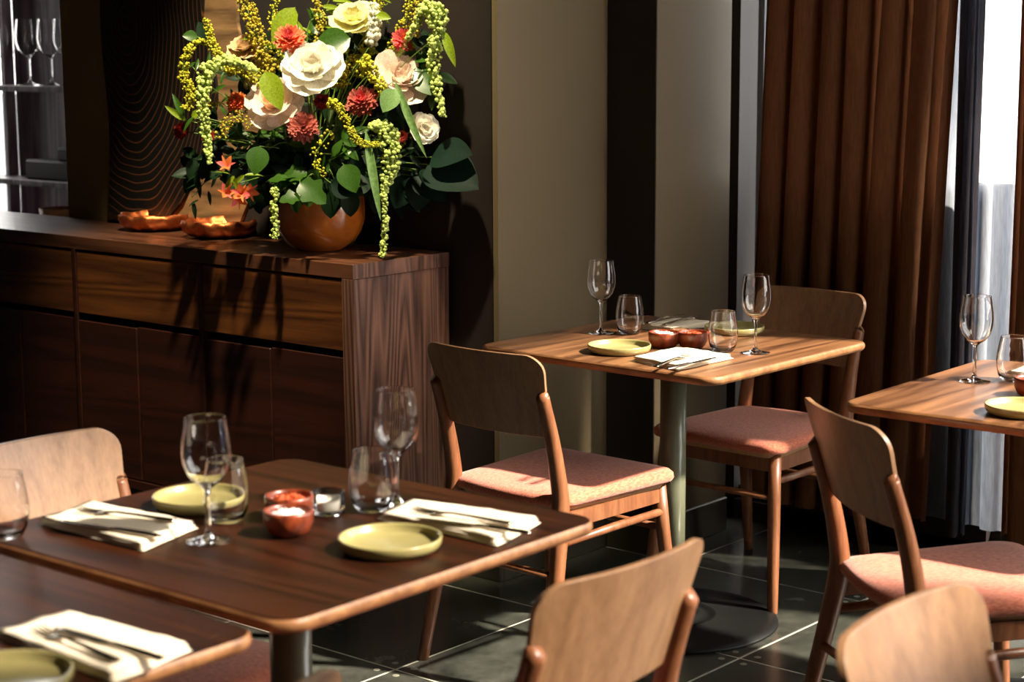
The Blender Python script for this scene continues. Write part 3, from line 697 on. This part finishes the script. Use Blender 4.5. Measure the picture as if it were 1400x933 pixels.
for x, y, r, lab in CH:
    if first: ch.location = (x, y, 0); ch.rotation_euler[2] = R(r); ch['label'] = lab; ch['group'] = 'dining chairs'; first = False
    else: dup(ch, (x, y, 0), R(r), lab, 'dining chairs')

# ------------------------------------------------------------------ vase and flowers
VX, VY = 3.600, 3.765
vs = thing('vase', 'rounded amber glazed vase holding the flowers on the sideboard', 'vase', (VX, VY, ZT+.0003))
obj('vase_body', lathe([(0, 0), (.062, 0), (.068, .004), (.092, .022), (.111, .05), (.121, .085), (.124, .12), (.121, .16), (.116, .195), (.112, .197), (.112, .193), (.116, .16), (.118, .12), (.115, .088), (.105, .055), (.086, .03), (.06, .012), (0, .012)], 64), M['vase'], vs, True); vs.scale = (1.07, 1.07, 1.03)
DEP = (Vector((VX, VY, 1.3))-CO).dot(CF)
MOUTH = Vector((VX, VY, ZT+.17))
PXM = DEP/F_PX
def fp(u, v, off=0):   # bouquet plane through the vase, kept clear of the wall behind
    p = at(u, v, DEP-off); lim = 3.70-.25*max(0, off)
    return p if p.x < lim else at(u, v, (DEP-off)*lim/p.x)
LM = {'bright': leafmat('leaf_bright_green', (128, 150, 30), .4), 'mid': leafmat('leaf_green', (52, 86, 22), .3, .35), 'dark': leafmat('leaf_dark_green', (16, 38, 16), .15, .5, .2), 'sage': leafmat('leaf_sage', (112, 146, 84), .3), 'blue': leafmat('leaf_blue_green', (8, 30, 20), .05, .6, .12),
      'stem': leafmat('stem_green', (96, 120, 44), .1), 'lime': leafmat('amaranth_lime', (196, 212, 118), .3, .7), 'yellow': leafmat('yellow_green_buds', (196, 190, 48), .3, .7), 'gold': leafmat('golden_buds', (190, 172, 52), .3, .7),
      'cream': leafmat('cream_petal', (252, 238, 222), .35, .6), 'blush': leafmat('blush_petal', (250, 222, 208), .35, .6), 'peach': leafmat('peach_petal', (246, 202, 166), .35, .6), 'butter': leafmat('butter_petal', (248, 234, 180), .35, .6),
      'coral': leafmat('coral_petal', (232, 122, 84), .3, .6), 'dusky': leafmat('dusky_rose_petal', (176, 92, 80), .3, .6), 'pink': leafmat('pink_petal', (224, 100, 98), .3, .6), 'red': leafmat('dark_red_petal', (140, 30, 22), .3, .6), 'orange': leafmat('orange_petal', (226, 120, 60), .3, .6), 'beige': leafmat('beige_petal', (208, 176, 134), .3, .7), 'white': leafmat('white_petal', (240, 236, 216), .35, .6)}
def leaf_geo(L, Wd, curl=.15, n=7, lobes=0, fold=.25):
    """leaf from origin along +Y, normal +Z, 3 mm-deep fold along the midrib"""
    bm = bmesh.new(); rows = []
    for i in range(n+1):
        t = i/n; wd = Wd*math.sin(PI*min(1, t**.8*1.0))**.8*.5 if 0 < t < 1 else .0004
        if lobes: wd *= 1+.22*math.sin(t*PI*lobes)
        z = -curl*L*t*t; yy = L*t
        rows.append([bm.verts.new((-wd, yy-(.06*wd if lobes else 0), z+fold*wd)), bm.verts.new((-wd*.5, yy, z+fold*wd*.45)), bm.verts.new((0, yy, z)), bm.verts.new((wd*.5, yy, z+fold*wd*.45)), bm.verts.new((wd, yy-(.06*wd if lobes else 0), z+fold*wd))])
    for a, b in zip(rows[:-1], rows[1:]):
        for k in range(4): bm.faces.new((a[k], a[k+1], b[k+1], b[k]))
    return bm
leaf_cache = {}
def leaf_mesh(kind, mat):
    key = (kind, mat)
    if key not in leaf_cache:
        a = {'oval': (1, .55, .18, 8, 0, .25), 'long': (1, .26, .25, 8, 0, .35), 'strap': (1, .10, .12, 10, 0, .5), 'lobed': (1, .8, .2, 12, 5, .2), 'broad': (1, .78, .15, 9, 0, .2)}[kind]
        me = mesh_from(leaf_geo(*a), 'leaf', True); me.materials.append(LM[mat]); leaf_cache[key] = me
    return leaf_cache[key]
def orient(o, yd, zd):
    y = Vector(yd).normalized(); z = Vector(zd); z = (z-y*z.dot(y)).normalized(); x = y.cross(z)
    m = Matrix((x, y, z)).transposed(); o.rotation_euler = m.to_euler()
TOCAM = -CF
def add_leaf(root, p, yd, size, kind, mat, rnd, face=.6):
    o = obj('leaf', leaf_mesh(kind, mat), None, root); o.location = Vector(p)-root.location
    nz = (TOCAM*face+Vector((0, 0, .5))+Vector((rnd.uniform(-.5, .5), rnd.uniform(-.5, .5), rnd.uniform(-.4, .4)))).normalized()
    orient(o, yd, nz); o.scale = (size,)*3; return o
def stem(root, pts, rad=.0022, mat='stem', name='stem'):
    bm = bmesh.new(); P = [Vector(p)-root.location for p in smooth_path(pts, 5)]
    tube(bm, P, [rad*(1-.4*i/len(P)) for i in range(len(P))], 6); return obj(name, bm, LM[mat], root, True)
def mouth(rnd): 
    a = rnd.uniform(0, 2*PI); r = .075*math.sqrt(rnd.random()); return MOUTH+Vector((r*math.cos(a), r*math.sin(a), 0))
def route(rnd, p):
    m = mouth(rnd); mid = m.lerp(p, .5); mid.z = max(mid.z, m.z+.6*max(0, p.z-m.z))+.03; return [m+Vector((0, 0, -.10)), m, mid, p]

# --- roses: petals one by one
def petal_mesh(mat, seed, open_=.5):
    rnd = random.Random(seed); bm = bmesh.new(); n = 8; rows = []
    for j in range(n+1):
        t = j/n; wd = (.30+.62*math.sin(min(1, t*1.05)*PI*.62))*.62; row = []
        for i in range(9):
            s = -1+2*i/8
            z = .38*wd*s*s*(1-.3*t)+.10*math.sin(t*PI)*-1-(open_*.55*max(0, t-.62)**1.5)+.03*noise.noise(Vector((s*2, t*3, seed)))
            y = t*(1-.12*s*s)+.035*math.sin(s*7+seed)*t*t
            row.append(bm.verts.new((s*wd, y, z)))
        rows.append(row)
    for a, b in zip(rows[:-1], rows[1:]):
        for k in range(8): bm.faces.new((a[k], a[k+1], b[k+1], b[k]))
    me = mesh_from(bm, 'petal', True); me.materials.append(LM[mat]); return me
def rose(u, v, r, mat, label, off, seed, tilt=(0, 0), inner=None):
    rnd = random.Random(seed); c = fp(u, v, off); rad = r*PXM
    t = thing('rose', label, 'flower', c)
    ax = (TOCAM*1.0+Vector((0, 0, .55))+CR*tilt[0]+CU*tilt[1]).normalized(); e = ax.orthogonal().normalized(); g = ax.cross(e)
    ms = [petal_mesh(mat, seed+i, .4+.5*rnd.random()) for i in range(4)]; mi = [petal_mesh(inner or mat, seed+9+i, .1) for i in range(2)]
    for ring, (n, lean, sc, base) in enumerate(((5, 8, .42, .10), (6, 22, .60, .08), (6, 44, .82, .04), (7, 68, 1.0, 0))):
        for k in range(n):
            a = 2*PI*(k+.37*ring)/n+rnd.uniform(-.18, .18); dirn = e*math.cos(a)+g*math.sin(a); l = R(lean+rnd.uniform(-8, 10))
            yd = ax*math.cos(l)+dirn*math.sin(l); zd = ax*math.sin(l)-dirn*math.cos(l)
            o = obj('petal', (mi[k % 2] if ring < 2 else ms[k % 4]), None, t); o.location = dirn*rad*.05-ax*rad*(.32-base)
            orient(o, yd, zd); s = rad*sc*rnd.uniform(.92, 1.1); o.scale = (s,)*3
    stem(t, route(rnd, c-ax*rad*.3), .003)
    for k in range(3):
        a = rnd.uniform(0, 2*PI); dirn = e*math.cos(a)+g*math.sin(a); o = obj('sepal', leaf_mesh('long', 'mid'), None, t); o.location = -ax*rad*.34; orient(o, dirn-ax*.2, ax); o.scale = (rad*.7,)*3
rose(427, 90, 43, 'cream', 'large open cream white rose at the bouquet centre', .22, 1, (0, .1))
rose(374, 140, 38, 'blush', 'peach pink rose at the left of the bouquet centre', .20, 2, (-.3, 0), 'peach')
rose(548, 104, 40, 'blush', 'blush rose at the right of the bouquet with ruffled petals', .16, 3, (.3, .1))
rose(580, 176, 22, 'cream', 'small white rose low on the bouquet right side', .12, 4, (.5, -.4))
rose(483, 24, 33, 'butter', 'pale yellow rose near the top of the bouquet', .12, 5, (-.2, .4))
rose(334, 62, 24, 'beige', 'faded beige rose among yellow buds at upper left', .10, 6, (-.3, .4))
# --- dahlias: florets too small to pick apart
def dahlia(u, v, r, mat, label, off, seed, tilt=(0, 0), core='red'):
    rnd = random.Random(seed); c = fp(u, v, off); rad = r*PXM; t = thing('dahlia', label, 'flower', c)
    ax = (TOCAM+Vector((0, 0, .35))+CR*tilt[0]+CU*tilt[1]).normalized(); e = ax.orthogonal().normalized(); g = ax.cross(e)
    def florets(rings, name, mt):
        bm = bmesh.new()
        for n, lean, L, base in rings:
            for k in range(n):
                a = 2*PI*(k+.5*rnd.random())/n; d = e*math.cos(a)+g*math.sin(a); l = R(lean+rnd.uniform(-7, 7)); y = ax*math.cos(l)+d*math.sin(l); z = ax*math.sin(l)-d*math.cos(l); x = y.cross(z)
                p0 = -ax*rad*.35+ax*rad*base; L_ = L*rad*rnd.uniform(.9, 1.08); wd = L_*.17
                pr = [(0, .35, 0), (.4, 1, .25), (.8, .95, .3), (1, .25, .12)]; V = []
                for tt, ww, cc in pr:
                    V.append([bm.verts.new(p0+y*L_*tt+x*wd*ww*s+z*(cc*wd*(1 if s else 0))) for s in (-1, 0, 1)])
                for A_, B_ in zip(V[:-1], V[1:]):
                    for q in range(2): bm.faces.new((A_[q], A_[q+1], B_[q+1], B_[q]))
        o = obj(name, bm, LM[mt], t, False); o['kind'] = 'stuff'
    florets(((18, 84, 1.0, 0), (18, 70, .98, .03), (16, 56, .92, .07), (14, 42, .86, .12)), 'outer_florets', mat)
    florets(((10, 28, .78, .15), (7, 14, .7, .18)), 'inner_florets', core)
    stem(t, route(rnd, c-ax*rad*.3), .0025)
dahlia(396, 51, 22, 'coral', 'coral orange dahlia at the top of the bouquet', .20, 11, (0, .2), 'pink')
dahlia(415, 173, 22, 'dusky', 'dusky rose dahlia below the central cream rose', .24, 12, (.1, -.1), 'dusky')
dahlia(494, 137, 23, 'dusky', 'dusky red dahlia right of the central cream rose', .22, 13, (-.2, .1), 'pink')
dahlia(552, 53, 18, 'pink', 'small pink dahlia at the upper right of the bouquet', .12, 14, (.3, .1), 'coral')
dahlia(322, 139, 15, 'orange', 'small orange dahlia left of the peach rose', .16, 15, (-.4, 0), 'coral')
dahlia(247, 178, 13, 'red', 'dark red dahlia at the far left of the bouquet', .05, 16, (-.5, 0))
dahlia(440, 138, 12, 'red', 'half hidden dark red dahlia under the central cream rose', .14, 17)
dahlia(549, 186, 9, 'pink', 'tiny pink bloom low at the right of the bouquet', .14, 18)
dahlia(284, 186, 10, 'red', 'small red bloom behind the left hanging amaranth', .08, 19, (-.4, 0))
# alstroemeria: loose orange trumpets
c = fp(328, 250, .2); al = thing('orange_lily', 'cluster of orange pink lily blooms hanging at the lower left of the bouquet', 'flower', c)
rnd = random.Random(77)
for k in range(6):
    o0 = Vector((rnd.uniform(-.03, .03), rnd.uniform(-.03, .03), rnd.uniform(-.045, .045))); ax = (TOCAM+Vector((rnd.uniform(-.7, .7), rnd.uniform(-.7, .7), rnd.uniform(-.8, .4)))).normalized(); e = ax.orthogonal().normalized(); g = ax.cross(e)
    for j in range(6):
        a = PI/3*j; d = e*math.cos(a)+g*math.sin(a); o = obj('petal', leaf_mesh('long' if j % 2 else 'oval', 'orange' if (j+k) % 3 else 'pink'), None, al); o.location = o0; orient(o, ax+d*.8, ax-d); o.scale = (.034,)*3
stem(al, route(rnd, c), .002)
for k in range(5):
    add_leaf(al, c+Vector((rnd.uniform(-.02, .03), rnd.uniform(-.02, .02), .02)), CR*rnd.uniform(-.5, 1)+CU*rnd.uniform(-1, .4), .05, 'long', 'bright', rnd)

# --- amaranth / spikes: stems covered with bud clusters
ico = bmesh.new(); bmesh.ops.create_icosphere(ico, subdivisions=1, radius=1); ICO = [v.co.copy() for v in ico.verts]; ICF = [[v.index for v in f.verts] for f in ico.faces]; ico.free()
def buds(path, radf, n, size, seed, spread=1.0, point=0):
    rnd = random.Random(seed); vs_, fs = [], []
    m = len(path)
    for k in range(n):
        t = rnd.random(); x = t*(m-1); i = min(int(x), m-2); p = path[i].lerp(path[i+1], x-i); d = (path[i+1]-path[i]).normalized()
        e = d.orthogonal().normalized(); g = d.cross(e); a = rnd.uniform(0, 2*PI); q = e*math.cos(a)+g*math.sin(a); rr = radf(t)*math.sqrt(rnd.random())*spread
        c_ = p+q*rr; s = size*rnd.uniform(.6, 1.25)*(1-.35*t); b = len(vs_)
        st = 1+point
        for v in ICO:
            w_ = v*s; w_ = w_+q*(w_.dot(q)*point); vs_.append(c_+w_)
        fs += [[b+j for j in f] for f in ICF]
    return vs_, fs
def spike(pts, r0, r1, n, size, mat, label, off, seed, cat='flower', name='amaranth', point=0, spread=1, leaves=0, shape=None):
    rnd = random.Random(seed); P3 = [fp(u, v, off+(o_ if o_ else 0)) for u, v, o_ in [(p+(0,))[:3] for p in pts]]
    path = smooth_path(P3, 8); root = thing(name, label, cat, P3[0])
    radf = shape or (lambda t: (r0+(r1-r0)*t)*PXM)
    vs_, fs = buds([p-root.location for p in path], radf, n, size*PXM, seed, spread, point)
    me = bpy.data.meshes.new('buds'); me.from_pydata([tuple(v) for v in vs_], [], fs); me.materials.append(LM[mat])
    for p in me.polygons: p.use_smooth = True
    o = bpy.data.objects.new('bud_cluster', me); COL.objects.link(o); o.parent = root; o['kind'] = 'stuff'
    stem(root, P3, .0018); stem(root, route(rnd, P3[0]), .0025)
    for k in range(leaves):
        add_leaf(root, P3[0].lerp(P3[-1], rnd.uniform(.1, .7)), CR*rnd.uniform(-1, 1)+CU*rnd.uniform(-.3, 1), .05, 'long', 'bright', rnd)
spike([(352, 96), (318, 84), (288, 92), (279, 115), (278, 150), (283, 195), (287, 224)], 8, 4.5, 520, 3.6, 'lime', 'pale green amaranth strand hanging in front at the left', .22, 21, shape=lambda t: (2+9*min(1, t*3) if t < .45 else 11-8*(t-.45)/.55)*PXM)
spike([(300, 72), (275, 56), (256, 72), (250, 100), (258, 120), (262, 132), (253, 150)], 4, 7, 330, 2.6, 'yellow', 'yellow green amaranth strand curling at the far left', .12, 22, shape=lambda t: (2+6*min(1, t*2))*PXM)
spike([(545, 75), (566, 38), (583, 12), (596, 18), (597, 45), (593, 85), (598, 125), (606, 161)], 8, 4, 560, 3.8, 'lime', 'pale green amaranth strand hanging down the right side', .14, 23, shape=lambda t: (2+14*max(0, min(1, (t-.15)*5)) if t < .5 else 15-24*(t-.5) if t < .9 else 5.4-3*(t-.9))*PXM*.9)
spike([(505, 172), (526, 176), (535, 200), (532, 236), (525, 262), (527, 300), (523, 352)], 8, 4, 560, 3.2, 'lime', 'long green amaranth trailing over the sideboard front beside the vase', .24, 24, shape=lambda t: (3+10*min(1, t*5) if t < .45 else max(4.5, 13-40*(t-.45)))*PXM)
spike([(376, 255), (375, 290), (378, 310), (374, 326)], 5, 6, 150, 2.6, 'lime', 'short amaranth tip hanging at the left of the vase', .22, 25)
spike([(448, 140), (462, 146), (474, 166), (484, 188), (500, 197), (520, 197)], 7, 4, 420, 1.9, 'yellow', 'yellow green curved spike below the central dahlias', .28, 26, name='flower_spike')
spike([(495, 80), (508, 98), (520, 118), (530, 135)], 9, 8, 240, 2.4, 'yellow', 'fat green spike left of the right blush rose', .24, 27, name='flower_spike')
spike([(372, 100), (356, 60), (342, 25), (332, -15)], 13, 12, 420, 2.4, 'gold', 'broad yellow goldenrod spike at the top left of the bouquet', .12, 28, name='goldenrod', leaves=3)
spike([(318, 100), (298, 75), (287, 50), (282, 26)], 9, 5, 260, 2.3, 'yellow', 'upright yellow green spike at the upper left edge', .14, 29, name='goldenrod')
spike([(385, 140), (350, 105), (322, 92), (292, 88)], 12, 8, 320, 2.4, 'yellow', 'leaning yellow green spray above the peach rose', .16, 30, name='goldenrod')
spike([(488, 105), (500, 70), (512, 30), (520, -15)], 13, 10, 360, 2.3, 'yellow', 'yellow green spray rising right of the pale yellow rose', .08, 31, name='goldenrod', leaves=2)
spike([(528, 90), (540, 60), (556, 25), (566, -20)], 9, 8, 220, 2.2, 'yellow', 'thin yellow green spray behind the small pink dahlia', .05, 32, name='goldenrod')
spike([(508, 60), (512, 35), (512, 5)], 9, 7, 130, 3.8, 'white', 'white bell flower spike behind the pale yellow rose', .15, 33, name='white_stock')
spike([(355, 115), (345, 92), (330, 78), (318, 68)], 20, 15, 240, 4.2, 'beige', 'beige hydrangea like cluster at the upper left', .06, 34, name='hydrangea')
spike([(430, 70), (440, 45), (436, 15), (428, -15)], 8, 7, 160, 2.3, 'gold', 'golden sprig at the top centre behind the coral dahlia', .05, 35, name='goldenrod', leaves=2)
spike([(300, 190), (312, 165), (330, 160), (345, 175)], 10, 6, 70, 2.2, 'gold', 'sparse yellow sprig over the dark leaves at left', .2, 36, name='goldenrod')
spike([(470, 120), (462, 100), (480, 90), (470, 70)], 12, 9, 120, 2.6, 'gold', 'small golden sprig behind the central cream rose', .1, 37, name='goldenrod')
spike([(560, 60), (570, 30), (575, -10)], 8, 7, 140, 2.2, 'gold', 'golden sprig rising beside the top of the right amaranth', .05, 40, name='goldenrod')
spike([(400, 95), (385, 75), (372, 30), (380, -10)], 8, 6, 150, 2.1, 'yellow', 'yellow green sprig behind the coral dahlia leaf', .06, 41, name='goldenrod')
spike([(300, 140), (275, 150), (262, 165)], 7, 5, 60, 2.0, 'gold', 'sparse golden sprig at the far left behind the hanging amaranth', .05, 42, name='goldenrod')
spike([(520, 215), (545, 200), (560, 185)], 6, 4, 40, 2.0, 'gold', 'tiny golden sprig low on the right side', .1, 43, name='goldenrod')
spike([(452, 180), (430, 215), (445, 240)], 9, 6, 60, 2.2, 'yellow', 'little yellow sprig hanging over the vase rim', .24, 38, name='goldenrod')

# --- foliage branches
def branch(pts, n, size, kind, mat, label, off, seed, droop=0, jitter=14, face=.6):
    rnd = random.Random(seed); P3 = [fp(u, v, off) for u, v in pts]; root = thing('foliage_branch', label, 'foliage', P3[0]); path = smooth_path(P3, 8)
    stem(root, [mouth(rnd)+Vector((0, 0, -.1))]+P3, .002)
    n = int(n*1.7); size *= .74
    for k in range(n):
        t = (k+.5)/n; x = t*(len(path)-1); i = min(int(x), len(path)-2); p = path[i]+Vector((rnd.uniform(-1, 1), rnd.uniform(-1, 1), rnd.uniform(-1, 1)))*jitter*PXM
        d = (path[i+1]-path[i]).normalized(); sd_ = d.cross(CF).normalized()*(1 if k % 2 else -1)
        yd = (d*.7+sd_*.9+Vector((0, 0, -droop))+Vector((rnd.uniform(-.3, .3),)*3)).normalized()
        add_leaf(root, p, yd, size*PXM*rnd.uniform(.75, 1.2), kind, mat, rnd, face)
def one_leaf(u0, v0, u1, v1, kind, mat, label, off, seed, face=1.2):
    rnd = random.Random(seed); a, b = fp(u0, v0, off), fp(u1, v1, off+.02); root = thing('leaf_stem', label, 'foliage', a)
    stem(root, route(rnd, a), .002); add_leaf(root, a, b-a, (b-a).length, kind, mat, rnd, face)
cx, cy = 430, 205
BR = [([(420, 230), (350, 215), (290, 215), (255, 225)], 16, 46, 'oval', 'dark', 'dark leafy branch reaching to the lower left', .05),
      ([(420, 235), (370, 240), (330, 260)], 14, 40, 'lobed', 'dark', 'dark lobed foliage above the right copper bowl', .12),
      ([(430, 240), (410, 255), (395, 262)], 10, 44, 'lobed', 'mid', 'green ivy like leaves hanging over the vase rim', .2),
      ([(450, 235), (460, 250), (478, 262)], 10, 40, 'broad', 'dark', 'dark leaves covering the right of the vase rim', .2),
      ([(430, 200), (380, 180), (330, 190), (285, 175)], 16, 42, 'oval', 'dark', 'dark leaves behind the peach rose', .0),
      ([(430, 190), (470, 170), (520, 160), (560, 150)], 16, 42, 'oval', 'dark', 'dark leaves behind the dusky red dahlia', .0),
      ([(440, 220), (500, 220), (550, 235), (600, 235)], 16, 50, 'broad', 'blue', 'dark blue green leaves at the lower right', .0),
      ([(430, 160), (400, 110), (360, 90), (320, 110)], 16, 38, 'oval', 'dark', 'dark leaves in the upper left of the bouquet', -.04),
      ([(440, 150), (470, 100), (500, 60), (520, 80)], 16, 38, 'oval', 'dark', 'dark leaves behind the pale yellow rose', -.04),
      ([(460, 120), (540, 90), (580, 70), (600, 110)], 14, 40, 'oval', 'mid', 'mid green leaves behind the right blush rose', -.02),
      ([(430, 220), (460, 210), (480, 195), (455, 185)], 12, 36, 'oval', 'mid', 'curled green leaves beneath the yellow spike', .16),
      ([(420, 120), (430, 60), (450, 40), (470, 60)], 12, 36, 'oval', 'mid', 'green leaves behind the coral dahlia', -.02),
      ([(380, 240), (350, 200), (310, 170), (262, 158)], 12, 32, 'long', 'mid', 'slender green leaves fanning out at the left', .1),
      ([(420, 230), (300, 240), (262, 270)], 10, 28, 'long', 'dark', 'thin dark trailing sprig over the wood slice', .08),
      ([(480, 230), (515, 250), (545, 270), (570, 250)], 12, 40, 'oval', 'blue', 'dark leaves behind the long trailing amaranth', .02)]
BR += [([(430, 170), (400, 185), (360, 195), (320, 215)], 14, 34, 'oval', 'mid', 'mixed green leaves beneath the peach rose', .08),
       ([(470, 200), (450, 190), (420, 205)], 10, 32, 'oval', 'mid', 'small green leaves in the middle just over the vase', .14),
       ([(500, 190), (520, 205), (545, 215), (565, 205)], 10, 34, 'long', 'dark', 'narrow dark leaves low at the right behind the trailing strand', .12),
       ([(425, 215), (410, 215), (400, 225)], 10, 40, 'oval', 'dark', 'dark leaves massed just above the vase rim', .1),
       ([(440, 205), (470, 200), (505, 215)], 12, 38, 'oval', 'dark', 'dark leaves above the right of the vase rim', .1),
       ([(400, 200), (350, 215), (305, 245)], 12, 36, 'lobed', 'dark', 'dark lobed leaves around the orange lily', .13),
       ([(420, 130), (380, 100), (345, 60)], 12, 34, 'oval', 'dark', 'dark leaves between the coral dahlia and goldenrod', -.05),
       ([(450, 130), (450, 80), (460, 30)], 12, 34, 'oval', 'dark', 'dark leaves up the centre of the bouquet', -.05),
       ([(470, 150), (520, 130), (560, 100), (585, 60)], 14, 34, 'oval', 'dark', 'dark leaves up the right of the bouquet', -.05),
       ([(400, 170), (340, 150), (290, 120), (262, 90)], 12, 30, 'long', 'mid', 'slender leaves among the left amaranth strands', .0),
       ([(420, 60), (440, 20), (455, -10)], 8, 34, 'long', 'bright', 'bright slender leaves at the very top centre', .02),
       ([(470, 60), (500, 30), (530, 5)], 8, 30, 'long', 'bright', 'bright slender leaves at the top right', .02)]
for i, b_ in enumerate(BR): branch(*b_, 100+i, droop=.35 if i < 4 or i > 12 else .1)
# big fig-like leaves at lower right
for i, (a, lab) in enumerate((((575, 235, 572, 290), 'pointed dark blue green leaf hanging at the right'), ((572, 232, 608, 272), 'broad dark leaf next to the pointed hanging leaf'), ((585, 225, 650, 250), 'largest dark leaf reaching farthest right'), ((590, 215, 640, 205), 'dark leaf above the farthest right leaf'), ((560, 240, 540, 285), 'dark leaf behind the trailing amaranth at right'))):
    one_leaf(*a, 'broad', 'blue', lab, .08, 200+i)
for i, a in enumerate(((403, 10, 371, 62, 'oval', 'bright', 'long bright leaf left of the coral dahlia', .14), (362, 98, 384, 148, 'oval', 'bright', 'bright leaf crossing the peach rose', .28), (479, 52, 428, 66, 'broad', 'mid', 'dark veined leaf above the central cream rose', .18),
                       (570, 92, 600, 128, 'broad', 'mid', 'green leaf right of the blush rose', .06), (540, 122, 524, 152, 'broad', 'sage', 'pale sage leaf under the blush rose', .26), (355, 200, 348, 238, 'broad', 'mid', 'bright arrow shaped leaf at lower left', .24),
                       (270, 50, 250, 48, 'broad', 'mid', 'small round leaf at the top left', .1), (283, 55, 272, 30, 'broad', 'dark', 'small dark leaf beside the upright spike', .08), (262, 160, 275, 150, 'oval', 'bright', 'bright yellow leaf at the far left', .12), (255, 165, 225, 145, 'long', 'bright', 'narrow leaf pointing to the far left', .1), (252, 162, 236, 128, 'long', 'mid', 'narrow upright leaf at the far left', .1),
                       (606, 42, 622, 88, 'long', 'bright', 'narrow leaf beside the right amaranth', .1), (500, 178, 520, 300, 'strap', 'sage', 'long strap leaf beside the trailing amaranth', .27), (540, 110, 580, 215, 'strap', 'sage', 'long folded strap leaf crossing the blush rose', .25), (515, 20, 533, 24, 'oval', 'bright', 'bright leaf right of the pale yellow rose', .17),
                       (452, 250, 492, 262, 'broad', 'blue', 'drooping grey green leaf on the vase', .25), (470, 225, 486, 262, 'broad', 'mid', 'leaf hanging before the vase highlight', .26), (410, 250, 445, 275, 'lobed', 'mid', 'lobed leaf hanging at the middle of the vase', .26))):
    one_leaf(*a[:6], a[6], a[7], 300+i)

# ------------------------------------------------------------------ groups for repeated things
GR = {'wine_glass': 'wine glasses on the tables', 'tumbler': 'stemless tumblers on the tables', 'side_plate': 'olive side plates', 'napkin': 'folded linen napkins', 'fork': 'forks on the napkins', 'knife': 'knives on the napkins',
      'condiment_bowl': 'small condiment bowls', 'copper_bowl': 'hammered copper bowls', 'table': 'square restaurant tables', 'tealight_holder': 'clear tealights', 'rose': 'roses in the vase', 'dahlia': 'dahlias in the vase',
      'amaranth': 'amaranth strands in the vase', 'goldenrod': 'goldenrod sprays in the vase', 'flower_spike': 'green flower spikes in the vase', 'foliage_branch': 'leafy branches in the vase', 'leaf_stem': 'single leaves in the vase'}
for o in bpy.data.objects:
    k = o.name.split('.')[0]
    if o.parent is None and 'category' in o and 'group' not in o and k in GR: o['group'] = GR[k]
